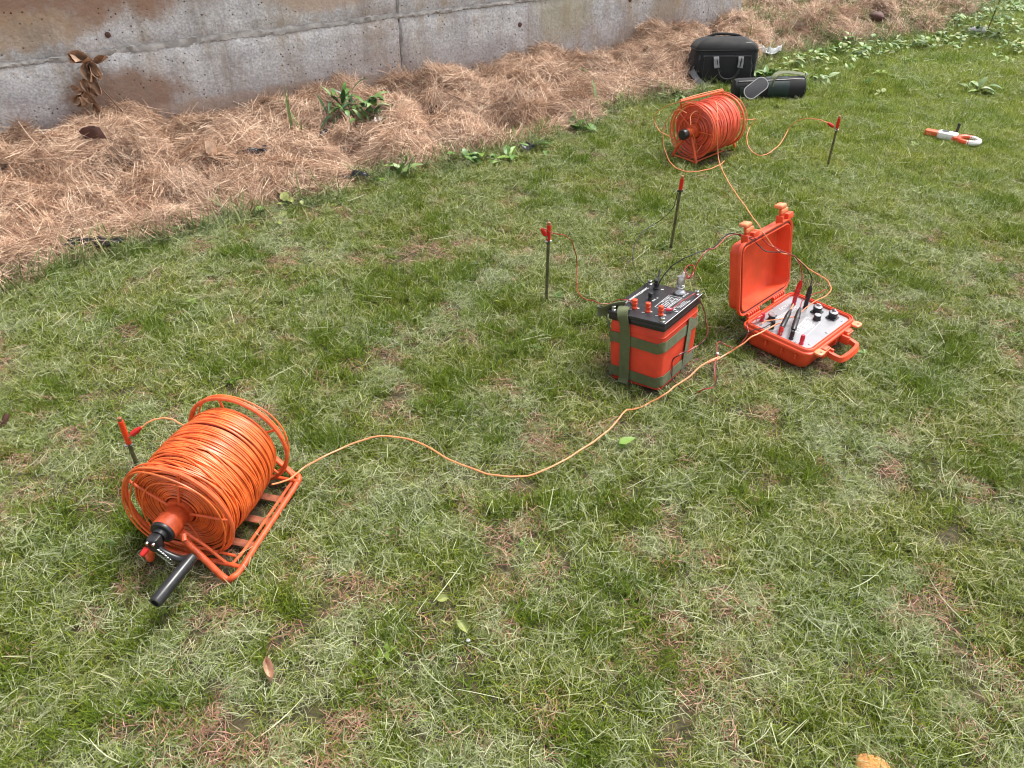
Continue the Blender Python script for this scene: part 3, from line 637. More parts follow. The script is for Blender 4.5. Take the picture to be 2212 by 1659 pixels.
# print on the plate
pr = MB()
def strokes(mb, a, b, n, hgt, z, gap=.25, seed=1, sq=.7):
    r = random.Random(seed); a = Vector(a); b = Vector(b); d = b - a; L = d.length; d.normalize(); nrm = Vector((-d.y, d.x, 0)); k = 0; wch = L / n
    for i in range(n):
        if r.random() < .1: continue
        p0 = a + d * (i * wch); kind = r.randrange(4)
        def bar(u0, u1, v0, v1):
            m_ = p0 + d * ((u0 + u1) / 2 * wch) + nrm * ((v0 + v1) / 2 * hgt)
            mb.box((m_.x, m_.y, z), (abs(u1 - u0) * wch, abs(v1 - v0) * hgt, .0004), 0, math.atan2(d.y, d.x))
        bar(.05, .22, -.5, .5)
        if kind in (0, 1): bar(.22, .75, .3, .5)
        if kind in (0, 2): bar(.22, .75, -.5, -.3)
        if kind in (1, 3): bar(.22, .7, -.1, .08)
        if kind in (2, 3): bar(.6, .77, -.3, .5)
def pl(x, y): q = bl(*cr_plate(x, y), hb); return (q.x, q.y)
def seg(mb, x0, y0, x1, y1, n, hgt, seed): a = pl(x0, y0); b = pl(x1, y1); mb = MB(); strokes(mb, (*a, 0), (*b, 0), n, hgt, hb + .0003, seed=seed); mb.build('printed_line', M['print_white'], bat, False)
seg(pr, 345, 625, 860, 275, 20, .0085, 3)
seg(pr, 935, 585, 1055, 510, 5, .0055, 4); seg(pr, 1600, 490, 1720, 410, 6, .0045, 5)
for k in range(5): seg(pr, 1080 + 45 * k + (0 if k else 60), 660 + 17 * k - (0 if k else 50), 1330 + 42 * k, 480 + 13 * k, 16, .0040, 10 + k)
for k in range(3): seg(pr, 1400 + 60 * k, 750 - 5 * k, 1640 + 60 * k, 590 - 8 * k, 14, .0035, 30 + k)
for x, y in ((450, 760), (620, 740), (735, 830), (900, 820), (1030, 905), (1200, 890), (1150, 330)):
    q = pl(x, y); MB().box((q[0], q[1], hb + .0003), (.009, .004, .0004), 0, .5).build('printed_mark', M['print_white'], bat, False)
cs = [pl(985, 712), pl(1300, 455), pl(1572, 520), pl(1262, 752)]
for i in range(4):
    a, b = cs[i], cs[(i + 1) % 4]; L = math.hypot(b[0] - a[0], b[1] - a[1])
    pr.box(((a[0] + b[0]) / 2, (a[1] + b[1]) / 2, hb + .0003), (L, .0011, .0004), 0, math.atan2(b[1] - a[1], b[0] - a[0]))
pr.build('printed_frame', M['print_white'], bat, False)

# ---------------------------------------------------------------- thing: open instrument case
CC = Vector((.978, 2.237, 0)); CHD = rad(43.3); LW, DW, RZ = .320, .262, .090
Mc = Matrix.Translation(CC) @ Matrix.Rotation(CHD, 4, 'Z')       # local x along hinge, local -y to the front handle
case = empty('instrument_case', CC, CHD, 'open orange hard case with a satin metal control panel, lid standing up', 'instrument case')
def cl(px, py, z):
    q = Mc.inverted() @ Vector(P(px, py, z)); return q
body = MB(); body.rbox((0, 0, .040), (LW - .026, DW - .026, .080), .03, .010, 0, .93, 5)
body.build('case_base', M['case_orange'], case)
# the rim: outer lip, groove, inner lip
def rrect(x, y, r, z, n=6):
    return [((sx * (x - r)) + r * math.cos(q * math.pi / 2 + i * math.pi / 2 / n), (sy * (y - r)) + r * math.sin(q * math.pi / 2 + i * math.pi / 2 / n), z)
            for q, (sx, sy) in enumerate(((1, 1), (-1, 1), (-1, -1), (1, -1))) for i in range(n + 1)]
def loft(loops, cap0=False, cap1=False):
    n = len(loops[0]); vs = [v for L in loops for v in L]; fs = []
    for j in range(len(loops) - 1):
        for i in range(n): fs.append((j * n + i, j * n + (i + 1) % n, (j + 1) * n + (i + 1) % n, (j + 1) * n + i))
    if cap0: fs.append(tuple(range(n - 1, -1, -1)))
    if cap1: fs.append(tuple((len(loops) - 1) * n + i for i in range(n)))
    return MB().add(vs, fs)
X2, Y2 = LW / 2, DW / 2
loft([rrect(X2 - .014, Y2 - .014, .028, .062), rrect(X2 - .001, Y2 - .001, .034, .066), rrect(X2, Y2, .034, .070), rrect(X2, Y2, .034, .076), rrect(X2 - .002, Y2 - .002, .033, .078), rrect(X2 - .006, Y2 - .006, .03, .079), rrect(X2 - .007, Y2 - .007, .03, .086),
      rrect(X2 - .009, Y2 - .009, .028, .089), rrect(X2 - .012, Y2 - .012, .026, .0895), rrect(X2 - .013, Y2 - .013, .025, .085), rrect(X2 - .016, Y2 - .016, .023, .0845), rrect(X2 - .017, Y2 - .017, .022, .088), rrect(X2 - .019, Y2 - .019, .02, .088), rrect(X2 - .0205, Y2 - .0205, .02, .079)]).build('case_rim', M['case_orange'], case, True, 50)
for sx, k in ((-1, 0), (-.5, 0), (0, 0), (.5, 0)):
    MB().box((sx * .11 + .02, -Y2 + .006, .050), (.005, .010, .022), .001).build('rib', M['case_orange'], case)
for sy in (-.08, -.03, .03):
    MB().box((-X2 + .006, sy, .050), (.010, .005, .022), .001).build('rib', M['case_orange'], case)
loft([rrect(X2 - .021, Y2 - .021, .018, .076), rrect(X2 - .021, Y2 - .021, .018, .0795), rrect(X2 - .022, Y2 - .022, .018, .0805)], True, True).build('control_panel', M['panel_metal'], case, True, 30)
PZ = .0805
# lid, swung open past the vertical; modelled closed-side-down in its own frame then turned about the hinge
lid = bpy.data.objects.new('lid', None)
TH = rad(100)
hinge = Vector((0, Y2 + .008, RZ))
Rl = Matrix.Translation(hinge) @ Matrix.Rotation(-TH, 4, 'X') @ Matrix.Translation((0, -DW / 2 - .004, 0))
def rl(mb): return mb.xf(Rl)
D = .052   # lid depth, local +z when closed
lidb = loft([rrect(X2 - .010, Y2 - .010, .03, .006), rrect(X2 - .012, Y2 - .012, .028, .004), rrect(X2 - .018, Y2 - .018, .026, .006), rrect(X2 - .024, Y2 - .024, .024, D - .006), rrect(X2 - .032, Y2 - .032, .02, D - .003)], False, True)
lidb.build  # inner skin
outer = loft([rrect(X2 - .010, Y2 - .010, .03, .006), rrect(X2 - .006, Y2 - .006, .032, .0), rrect(X2 - .001, Y2 - .001, .034, -.001), rrect(X2, Y2, .034, .002), rrect(X2, Y2, .034, .010), rrect(X2 - .004, Y2 - .004, .033, .013), rrect(X2 - .012, Y2 - .012, .03, .016), rrect(X2 - .014, Y2 - .014, .03, D - .004), rrect(X2 - .024, Y2 - .024, .024, D + .003)], False, True)
rl(outer).build('lid_shell', M['case_orange'], case, True, 50)
lid_in = rl(lidb); lid_in.f = [tuple(reversed(f)) for f in lid_in.f]; lid_in.build('lid_lining', M['case_orange'], case, True, 50)
rl(MB().tube(rrect(X2 - .0095, Y2 - .0095, .030, .0035), .0026, 6, True)).build('gasket', M['gasket'], case)
rl(loft([rrect(X2 - .014, Y2 - .014, .027, .003), rrect(X2 - .015, Y2 - .015, .026, -.001), rrect(X2 - .017, Y2 - .017, .025, -.001), rrect(X2 - .018, Y2 - .018, .024, .006)])).build('inner_lip', M['case_orange'], case)
# hinges: knuckles between base and lid
for cx in (-.075, .085):
    MB().box((cx, Y2 + .002, RZ - .014), (.075, .012, .014), .002).build('hinge_leaf', M['case_orange'], case)
    for i in range(6):
        x0 = cx - .036 + i * .0125
        MB().cyl((x0, Y2 + .008, RZ - .001), (x0 + .0095, Y2 + .008, RZ - .001), .0075, n=12, bev=.001).build('hinge_knuckle', M['case_orange'], case)
# latches at the free edge of the lid
for cx in (-.105, .105):
    lb = MB(); lb.box((cx - .014, -Y2 - .006, .012), (.007, .028, .026), .001); lb.box((cx + .040, -Y2 - .006, .010), (.034, .022, .018), .002); rl(lb).build('latch_lug', M['case_orange'], case)
    la = MB(); la.box((cx + .002, -Y2 - .026, .014), (.022, .042, .010), .002); rl(la).build('latch_arm', M['case_orange'], case)
    la = MB(); la.box((cx + .002, -Y2 - .050, .020), (.036, .013, .030), .004); rl(la).build('latch_tab', M['latch_highlit'], case)
    la = MB(); la.box((cx + .006, -Y2 - .034, .007), (.040, .014, .007), .002); rl(la).build('latch_hook', M['latch_highlit'], case)
# front of the base: lock ears, latch keeps, handle
for sx in (-1, 1):
    ea = MB(); ea.rbox((sx * (X2 - .038), -Y2 - .010, .080), (.034, .030, .008), .010, .002); ea.build('lock_ear', M['latch_highlit'], case)
    MB().cyl((sx * (X2 - .038), -Y2 - .014, .0825), (sx * (X2 - .038), -Y2 - .014, .0846), .0035, n=12).build('lock_hole', M['gasket'], case)
    MB().box((sx * (X2 - .085), -Y2 - .004, .060), (.030, .022, .036), .003).build('latch_keep', M['case_orange'], case)
    MB().box((sx * (X2 - .085), -Y2 - .014, .071), (.036, .006, .004), .001).build('latch_keep', M['latch_highlit'], case)
    MB().box((sx * (X2 - .108), -Y2 - .010, .052), (.010, .034, .030), .003).build('handle_lug', M['case_orange'], case)
hp = smooth_path([(-.060, -Y2 - .010, .052), (-.060, -Y2 - .040, .047), (-.050, -Y2 - .058, .045), (0, -Y2 - .062, .044), (.050, -Y2 - .058, .045), (.060, -Y2 - .040, .047), (.060, -Y2 - .010, .052)], 6)
MB().ribbon(hp, .018, .013, (0, .25, 1)).build('handle', M['case_orange'], case, True, 60)
# controls on the panel, each where the photograph has it
def pp(x, y): q = cl(*cr_pan(x, y), PZ); return Vector((q.x, q.y, PZ))
def cpost(x, y, m_, hh=.030, r=.0075, lean=(0, 0), name='terminal'):
    c = pp(x, y); return MB().lathe(c, (lean[0], lean[1], 1), [(0, r), (.003, r * 1.05), (.005, r * .8), (.008, r * .8), (.010, r), (hh * .85, r * .95), (hh, r * .7), (hh - .0005, r * .3)], 16).build(name, m_, case)
for x, y in ((1270, 600), (1515, 690)):
    c = pp(x, y); MB().box((c.x, c.y, PZ + .002), (.034, .034, .004), .001).build('socket_flange', M['black_plastic'], case)
    MB().lathe((c.x, c.y, PZ + .004), (0, 0, 1), [(0, .0145), (.010, .0145), (.012, .0155), (.018, .0155), (.0195, .0135)], 24).build('socket_collar', M['black_plastic'], case)
    MB().lathe((c.x, c.y, PZ + .0195), (0, 0, 1), [(0, .0145), (.004, .0145), (.006, .012)], 24).build('socket_cap', M['steel'], case)
    MB().box((c.x, c.y, PZ + .029), (.006, .014, .010), .001).build('cap_tab', M['steel'], case)
    MB().tube(smooth_path([(c.x + .014, c.y, PZ + .018), (c.x + .026, c.y + .004, PZ + .022), (c.x + .034, c.y + .006, PZ + .012)], 5), .0011, 5).build('cap_chain', M['black_wire'], case)
    if x > 1400: MB().box((c.x - .002, c.y + .002, PZ + .033), (.008, .007, .004), .001).build('cap_mark', M['black_plastic'], case)
c = pp(1270, 715)
MB().lathe(c, (0, 0, 1), [(0, .0135), (.002, .0135), (.004, .012), (.018, .0112)], 20).build('knob', M['black_plastic'], case)
MB().lathe(c + Vector((0, 0, .018)), (0, 0, 1), [(0, .0112), (.0015, .0105)], 20).build('knob_cap', M['steel'], case)
c = pp(555, 715)
MB().lathe(c, (0, 0, 1), [(0, .0135), (.003, .0135), (.006, .011), (.015, .011), (.017, .0145), (.019, .0145), (.020, .013)], 20).build('knob', M['black_plastic'], case)
MB().lathe(c + Vector((0, 0, .020)), (0, 0, 1), [(0, .0132), (.002, .012)], 20).build('knob_cap', M['steel'], case)
cpost(400, 735, M['pink_plastic']); cpost(560, 855, M['black_plastic']); cpost(690, 950, M['red_plastic']); cpost(865, 1020, M['black_plastic']); cpost(1025, 1100, M['pink_plastic'], .034)
cpost(905, 475, M['pink_plastic'], .03); cpost(1085, 530, M['black_plastic'], .03)
for x, y in ((835, 370), (1050, 400), (300, 695), (580, 530), (1675, 745), (1425, 925), (1160, 1110), (930, 1075), (385, 805)):
    c = pp(x, y); MB().lathe(c, (0, 0, 1), [(0, .0052), (.0008, .0052), (.0018, .004)], 14).build('screw', M['steel'], case)
    MB().box((c.x, c.y, PZ + .0019), (.006, .0012, .0006), 0, .6).build('screw_slot', M['black_plastic'], case)
pr = MB()
def seg2(x0, y0, x1, y1, n, hgt, seed): a = pp(x0, y0); b = pp(x1, y1); mb = MB(); strokes(mb, (a.x, a.y, 0), (b.x, b.y, 0), n, hgt, PZ + .0003, seed=seed); mb.build('printed_line', M['print_white'], case, False)
seg2(690, 560, 830, 490, 6, .013, 3)
for k in range(3): seg2(640 + 20 * k, 690 + 14 * k, 950 + 20 * k, 500 + 10 * k, 18, .004, 40 + k)
for k in range(7): seg2(930 + 3 * k + 15 * k, 850 + 14 * k, 1110 + 26 * k, 720 + 12 * k, 14, .0042, 60 + k)
cs = [pp(910, 900), pp(1110, 680), pp(1330, 760), pp(1120, 970)]
for i in range(4):
    a, b = cs[i], cs[(i + 1) % 4]; L = (b - a).length
    pr.box(((a.x + b.x) / 2, (a.y + b.y) / 2, PZ + .0003), (L, .0013, .0004), 0, math.atan2(b.y - a.y, b.x - a.x))
pr.build('printed_frame', M['print_white'], case, False)

# ---------------------------------------------------------------- things: leads and cables
def pt(q):
    if len(q) == 2: w = on(*q, .046); return np.array([w[0], w[1], w[2] + .046])
    if q[2] == 'y': return PY(q[0], q[1], q[3])
    if q[2] == 'w': return np.array(q[3:])
    return P(q[0], q[1], q[2])
def W3(v): return ('w', 'w', 'w', *v)
def cw(x, y, z): return tuple(Mc @ Vector((x, y, z)))
def lead(name, path, r, m_, root=None, label=None, cat='cable', wob=.0008):
    pts = smooth_path([pt(q) for q in path], 8)
    k = np.arange(len(pts)); pts[:, 2] += wob * np.sin(k * .9 + len(pts)); pts[:, 0] += wob * np.sin(k * .61)
    o = MB().tube(pts, r, 8).build(name, m_, root)
    if label: tag(o, label, cat)
    return o
def plug(a, b, r, m_, root, name='plug'):
    a = Vector(a); b = Vector(b); L = (b - a).length
    return MB().lathe(a, b - a, [(0, r * .7), (L * .06, r), (L * .42, r * 1.02), (L * .47, r * .8), (L * .52, r * 1.05), (L * .8, r * .9), (L * .95, r * .45), (L, r * .35)], 14).build(name, m_, root)
def clip(a, b, m_, root, spread=.5):
    """alligator clip: two tapering jaws under a plastic boot; a = boot end, b = jaw tip"""
    a = Vector(a); b = Vector(b); d = (b - a); L = d.length; d.normalize(); n = d.cross(Vector((.3, .2, 1))).normalized()
    MB().lathe(a, d, [(0, .0035), (L * .08, .005), (L * .3, .0085), (L * .62, .0078), (L * .66, .005)], 12).build('clip_boot', m_, root)
    for s in (-1, 1):
        MB().tube([a + d * L * .6 + n * s * .004, a + d * L * .8 + n * s * .005, b + n * s * .0012], .0026, 6, r1=.0016).build('clip_jaw', M['steel'], root)

# near reel to case
r1 = empty('long_orange_cable', pt((1100, 1028)), 0, 'long orange cable snaking over the lawn from near reel to case', 'cable')
def setroot(root, objs):
    bpy.context.view_layer.update()
inv = lambda root, v: np.array(v) - np.array(root.location)
class Lead:
    def __init__(s, name, loc, label, cat='cable', group=None):
        s.root = empty(name, loc, 0, label, cat, group); s.o = np.array(loc, float)
    def wire(s, path, r, m_, name='wire', wob=.0008):
        pts = smooth_path([pt(q) for q in path], 8) - s.o
        k = np.arange(len(pts)); pts[:, 2] += wob * np.sin(k * .9 + len(pts)) - (7 * wob * np.maximum(0, np.sin(k * .23 + 1)) if len(pts) > 180 else 0); pts[:, 0] += wob * np.sin(k * .61)
        return MB().tube(pts, r, 8).build(name, m_, s.root)
    def plug(s, a, b, r, m_): return plug(Vector(a) - Vector(s.o), Vector(b) - Vector(s.o), r, m_, s.root)
    def clip(s, a, b, m_): return clip(Vector(a) - Vector(s.o), Vector(b) - Vector(s.o), m_, s.root)
bpy.data.objects.remove(r1)
def topost(x, y, dz): q = Mc @ (pp(x, y) + Vector((0, 0, dz))); return tuple(q)
# pixel helpers for crops
def K(c, x, y, *z): return (*c(x, y), *z)

L1 = Lead('orange_cable', pt((1100, 1028)), 'long orange cable snaking over the lawn from near reel to case')
L1.wire([K(cr_reel, 1170, 700, .10), (628, 1032, .06), (650, 1015, .035), (700, 985), (760, 956), (830, 942), (900, 954), (960, 984), (1010, 1008), (1060, 1025), (1110, 1028), (1165, 1018), (1215, 996), (1265, 965), (1310, 930), (1338, 903), (1350, 888), (1372, 881, .03), (1405, 868, .02), (1436, 852, .04), K(cr_bat, 1240, 1410), K(cr_bat, 1400, 1290), K(cr_bat, 1600, 1140), K(cr_bat, 1760, 1070), K(cr_case, 0, 1540), K(cr_case, 180, 1465, .04), K(cr_case, 310, 1385, .07), K(cr_case, 440, 1290, .098), K(cr_case, 600, 1205, .105), K(cr_case, 700, 1160, .11), W3(topost(860, 620, .035)), W3(topost(820, 690, .03))], .0023, M['wire_pale'])
e = topost(830, 680, .032); L1.plug(topost(690, 950, .026), e, .0085, M['black_plastic'])
L1.clip(topost(690, 950, .026), topost(690, 965, .004), M['red_plastic'])

rod_y = None
# far reel to case: over the lid and down to a terminal
L2 = Lead('orange_cable', pt((1590, 420)), 'thin pale orange cable from far reel over the case lid to its panel')
lidtop = lambda x, dz=.006: tuple(Mc @ (Rl @ Vector((x, -Y2 - .001, dz))) )
LT = Vector(lidtop(-.10, -.006)); 
L2.wire([K(cr_far, 780, 720, .31), K(cr_far, 800, 800, .30), K(cr_far, 795, 1000, .22), K(cr_far, 800, 1180, .10), K(cr_far, 830, 1350), (1575, 395), (1595, 425), (1615, 450), (1634, 480), (1650, 505, .03), (1640, 520, .08), ('w', 0, 'w', *lidtop(-.02, .045)), ('w', 0, 'w', *lidtop(-.03, .0)), K(cr_case, 600, 500, .30), K(cr_case, 690, 548, .285), K(cr_case, 790, 590, .25), K(cr_case, 930, 710, .20), K(cr_case, 1080, 790, .165), K(cr_case, 1118, 860, .15), K(cr_case, 1090, 930, .135), K(cr_case, 960, 1000, .125), K(cr_case, 850, 1075, .115), K(cr_case, 780, 1130, .11), K(cr_case, 560, 1165, .105), K(cr_case, 500, 1180, .105)], .0020, M['wire_pale'])
q = topost(400, 735, .022); L2.plug(q, topost(300, 790, .022), .0055, M['red_plastic'])

# black and red pair from the battery plate over the lid to the upper sockets
def bw(x, y, dz=0): q = Mb @ Vector((*pl(x, y), hb + dz)); return tuple(q)
topc = Vector(lidtop(-.115, .002))
L3 = Lead('black_lead', bw(1015, 320, .0), 'black wire arching from the battery plate over the case lid')
red_end = pp(905, 475); blk_end = pp(1085, 530)
L3.wire([W3(bw(1015, 330, .03)), W3(bw(1090, 200, .05)), K(cr_stk, 1500, 1290, .26), K(cr_stk, 1580, 1170, .30), K(cr_stk, 1700, 1060, .33), K(cr_stk, 1850, 985, .345), K(cr_case, 0, 530, .345), K(cr_case, 80, 500, .35), K(cr_case, 140, 430, .36), K(cr_case, 240, 385, .365), W3(lidtop(-.10, -.004)), K(cr_case, 400, 420, .335), K(cr_case, 470, 490, .31), K(cr_case, 550, 548, .295), K(cr_case, 690, 552, .285), K(cr_case, 800, 600, .26), K(cr_case, 900, 700, .225), K(cr_case, 945, 780, .19), K(cr_case, 940, 850, .17)], .0019, M['black_wire'])
a = P(*cr_case(940, 850), .17); L3.plug(topost(1085, 530, .028), a, .0085, M['black_plastic'])
L4 = Lead('red_lead', bw(1600, 200, .0), 'dark red wire beside the steel switch rising over the case lid')
L4.wire([W3(bw(1500, 330, .02)), W3(bw(1620, 300, .03)), W3(bw(1800, 240, .04)), W3(bw(1800, 130, .05)), W3(bw(1680, 120, .05)), W3(bw(1620, 200, .045)), K(cr_stk, 1830, 1235, .27), K(cr_stk, 1900, 1120, .30), K(cr_stk, 1960, 1010, .33), K(cr_stk, 2040, 925, .345), K(cr_case, 90, 510, .35), K(cr_case, 180, 420, .36), K(cr_case, 280, 392, .365), W3(lidtop(-.085, -.004)), K(cr_case, 480, 420, .33), K(cr_case, 570, 490, .31), K(cr_case, 690, 545, .29), K(cr_case, 790, 590, .265), K(cr_case, 840, 660, .23), K(cr_case, 860, 740, .20), K(cr_case, 855, 805, .18)], .0018, M['red_wire'])
a = P(*cr_case(855, 805), .18); L4.plug(topost(905, 475, .028), a, .0088, M['red_plastic'])
# red and black pair falling from the battery plate beside the bag, then back to the case
for nm, mt_, off, lb in (('red_lead', 'red_wire', 0, 'red wire falling down the right side of the orange battery bag'), ('black_lead', 'black_wire', 6, 'black wire twisted with the red one beside the battery bag')):
    L = Lead(nm, bw(1365, 815, .0), lb)
    L.wire([W3(bw(1365, 800 - off, .008)), W3(bw(1560, 670 - off, .012)), W3(bw(1740, 560 - off, .012)), W3(bw(1860, 500 - off, .010)), K(cr_bat, 1530 + off, 420, .215), K(cr_bat, 1575 + off, 520, .19), K(cr_bat, 1600 - off, 640, .16), K(cr_bat, 1620 + off, 780, .13), K(cr_bat, 1560, 890 + off, .11), K(cr_bat, 1440, 975 - off, .10), K(cr_bat, 1290, 1040 + off, .105), K(cr_bat, 1215 - off, 1100, .09), K(cr_bat, 1190 + off, 1220, .06), K(cr_bat, 1210, 1350 + off, .035), K(cr_bat, 1310 + off, 1450, .02)], .0017, M[mt_])
L5 = Lead('red_lead', pt(K(cr_bat, 1700, 1200)), 'red and black wire tied with a pale tie on the grass between bag and case')
L5.wire([K(cr_bat, 1470, 1510, .02), K(cr_bat, 1570, 1460), K(cr_bat, 1690, 1425), K(cr_bat, 1712, 1330, .03), K(cr_bat, 1700, 1180, .04), K(cr_bat, 1735, 1060, .05), K(cr_case, 100, 1380, .055), K(cr_case, 130, 1355, .055), K(cr_case, 200, 1395, .05), K(cr_case, 270, 1408, .05), K(cr_case, 340, 1340, .07), K(cr_case, 380, 1260, .09), K(cr_case, 365, 1205, .10), K(cr_case, 440, 1180, .105), W3(topost(300, 790, .022))], .0018, M['red_wire'])
L5.wire([K(cr_bat, 1480, 1505, .02), K(cr_bat, 1580, 1452), K(cr_bat, 1700, 1412), K(cr_bat, 1722, 1320, .03), K(cr_bat, 1712, 1180, .04), K(cr_bat, 1735, 1030, .05), K(cr_case, 120, 1400, .055), K(cr_case, 150, 1340, .06), K(cr_case, 210, 1312, .06), K(cr_case, 290, 1330, .06), K(cr_case, 270, 1370, .045), K(cr_case, 300, 1320, .07), K(cr_case, 400, 1260, .095), K(cr_case, 520, 1225, .10), W3(topost(560, 855, .024))], .0017, M['black_wire'])
MB().cyl(P(*cr_bat(1730, 1020), .052) - L5.o, P(*cr_bat(1738, 1045), .048) - L5.o, .0045, n=10, bev=.001).build('cable_tie', M['white_plastic'], L5.root)
L6 = Lead('black_lead', topost(865, 1020, .03), 'short black plug lead lying across the metal control panel')
L6.plug(topost(870, 1000, .028), topost(965, 690, .040), .0090, M['black_plastic'])
L6.wire([W3(topost(960, 700, .04)), W3(topost(1010, 580, .042)), W3(topost(1180, 470, .04)), W3(topost(1300, 400, .03)), W3(topost(1390, 330, .025))], .0018, M['red_wire'])

# ---------------------------------------------------------------- things: earthing stakes
def stake(base_px, top_px, red0, label, m_red, bolt=True):
    b = on(*base_px); b[2] = 0; t = PY(*top_px, b[1]); L = np.linalg.norm(t - b)
    r = empty('ground_stake', tuple(b), 0, label, 'stake')
    d = (t - b) / L
    MB().tube([d * -.06, d * (L * red0)], .0058, 12).build('steel_rod', M['rod_steel'], r)
    MB().tube([d * (L * red0), d * (L - .012)], .0078, 12).build('red_sleeve', m_red, r)
    MB().cyl(d * (L - .012), d * L, .0062, n=12, bev=.001).build('rod_tip', M['copper'], r)
    j = d * (L * red0 - .006)
    MB().cyl(j + np.array([-.012, -.004, 0]), j + np.array([.010, .002, 0]), .0042, n=10).build('clamp_bolt', M['steel'] if bolt else M['black_plastic'], r)
    return b, t, d, L
s1 = stake((1180, 655), (1186, 480), .80, 'leftmost of three stakes behind the battery bag, red clip at its top', M['red_plastic'])
s2 = stake(cr_stk(1628, 940), cr_stk(1765, 115), .83, 'middle leaning stake with red top and small black bolt', M['red_plastic'], False)
s3 = stake(cr_far(1858, 1385), cr_far(1985, 875), .76, 'rightmost stake standing right of the far reel, red clip wire attached', M['red_plastic'])
s0 = stake((299, 1012), (257, 902), .52, 'stake beside the near orange reel with thick red sleeve', M['red_bright'])
# leads on the stakes
j0 = P(*cr_reel(165, 405), 0) ; j0 = PY(*cr_reel(175, 395), s0[0][1])
La = Lead('orange_lead', tuple(j0), 'short orange lead clipped to the stake beside the near reel')
e = PY(*cr_reel(272, 320), s0[0][1] + .01); La.clip(e, j0, M['red_plastic'])
La.wire([W3(e), K(cr_reel, 330, 280, 'y', s0[0][1] + .02), K(cr_reel, 400, 258, 'y', s0[0][1] + .03), K(cr_reel, 480, 262, 'y', s0[0][1] + .03), K(cr_reel, 550, 300, 'y', s0[0][1] + .02), K(cr_reel, 590, 330, 'y', s0[0][1])], .0022, M['wire_pale'])
j1 = PY(*cr_stk(290, 800), s1[0][1] - .006)
Lb = Lead('red_lead', tuple(j1), 'thin red lead curving from the left stake to the battery bag')
bt = PY(*cr_stk(228, 690), s1[0][1] - .02); Lb.clip(bt, j1, M['red_plastic'])
Lb.wire([W3(bt), K(cr_stk, 275, 700, 'y', s1[0][1] - .02), K(cr_stk, 330, 737, 'y', s1[0][1] - .01), K(cr_stk, 470, 765, 'y', s1[0][1] - .02), K(cr_stk, 550, 820, .19), K(cr_stk, 590, 930, .14), K(cr_stk, 615, 1060, .08), K(cr_stk, 608, 1180, .05), K(cr_stk, 612, 1300, .03), K(cr_stk, 640, 1410), K(cr_stk, 710, 1462), K(cr_stk, 800, 1478), K(cr_stk, 870, 1510), K(cr_stk, 970, 1508), K(cr_stk, 1050, 1470, .08), W3(bw(250, 560, .0)), W3(bw(420, 590, .004)), W3(bw(520, 700, .006))], .0018, M['red_wire'])
j2 = PY(*cr_stk(1715, 290), s2[0][1])
Lc = Lead('black_lead', tuple(j2), 'thin black lead from the middle stake to the back of the battery plate')
Lc.wire([W3(j2 + np.array([-.004, -.01, 0])), K(cr_stk, 1690, 380, 'y', s2[0][1] - .01), K(cr_stk, 1650, 480, 'y', s2[0][1] - .02), K(cr_stk, 1560, 570, .10), K(cr_stk, 1480, 630, .05), K(cr_stk, 1380, 690), K(cr_stk, 1300, 760), K(cr_stk, 1255, 850), K(cr_stk, 1222, 950), K(cr_stk, 1228, 1080, .04), K(cr_stk, 1270, 1200, .12), K(cr_stk, 1350, 1295, .22), W3(bw(800, 230, .006)), W3(bw(990, 270, .02))], .0017, M['black_wire'])
j3 = PY(*cr_far(1948, 1000), s3[0][1] - .005)
Ld = Lead('orange_lead', tuple(j3), 'orange lead looping on the grass from far reel to the rightmost stake')
e = PY(*cr_far(1865, 942), s3[0][1] - .02); Ld.clip(e, j3, M['red_plastic'])
Ld.wire([W3(e), K(cr_far, 1780, 912, 'y', s3[0][1] - .04), K(cr_far, 1660, 902, .20), K(cr_far, 1560, 930, .14), K(cr_far, 1490, 1000, .07), K(cr_far, 1430, 1110), K(cr_far, 1360, 1190), K(cr_far, 1250, 1255), K(cr_far, 1160, 1240), K(cr_far, 1095, 1160), K(cr_far, 1085, 1070), K(cr_far, 1110, 990, .05), K(cr_far, 1170, 912, .10), K(cr_far, 1110, 912, .11), K(cr_far, 1020, 900, .15), K(cr_far, 930, 870, .20)], .0020, M['wire_pale'])
# big loose loops round the far reel
Le = Lead('orange_cable', pt(K(cr_far, 500, 1400)), 'loose orange cable loops hanging round the far reel onto the grass')
Le.wire([K(cr_far, 500, 850, .27), K(cr_far, 440, 818, .27), K(cr_far, 370, 840, .24), K(cr_far, 300, 940, .17), K(cr_far, 272, 1080, .10), K(cr_far, 290, 1200, .05), K(cr_far, 340, 1320), K(cr_far, 430, 1395), K(cr_far, 560, 1415), K(cr_far, 700, 1395), K(cr_far, 820, 1350), K(cr_far, 865, 1310)], .0020, M['wire_pale'])
Le.wire([K(cr_far, 440, 740, .33), K(cr_far, 330, 770, .27), K(cr_far, 240, 820, .2), K(cr_far, 190, 890, .12), K(cr_far, 200, 960, .08), K(cr_far, 250, 1030, .06), K(cr_far, 330, 1070, .05), K(cr_far, 400, 1100, .08)], .0020, M['wire_pale'])
Le.wire([K(cr_far, 540, 960, .20), K(cr_far, 540, 880, .23), K(cr_far, 590, 830, .25), K(cr_far, 650, 880, .22), K(cr_far, 685, 980, .17), K(cr_far, 680, 1080, .12), K(cr_far, 620, 1200, .07), K(cr_far, 570, 1230, .05), K(cr_far, 575, 1100, .12), K(cr_far, 545, 1010, .19)], .0020, M['wire_pale'])
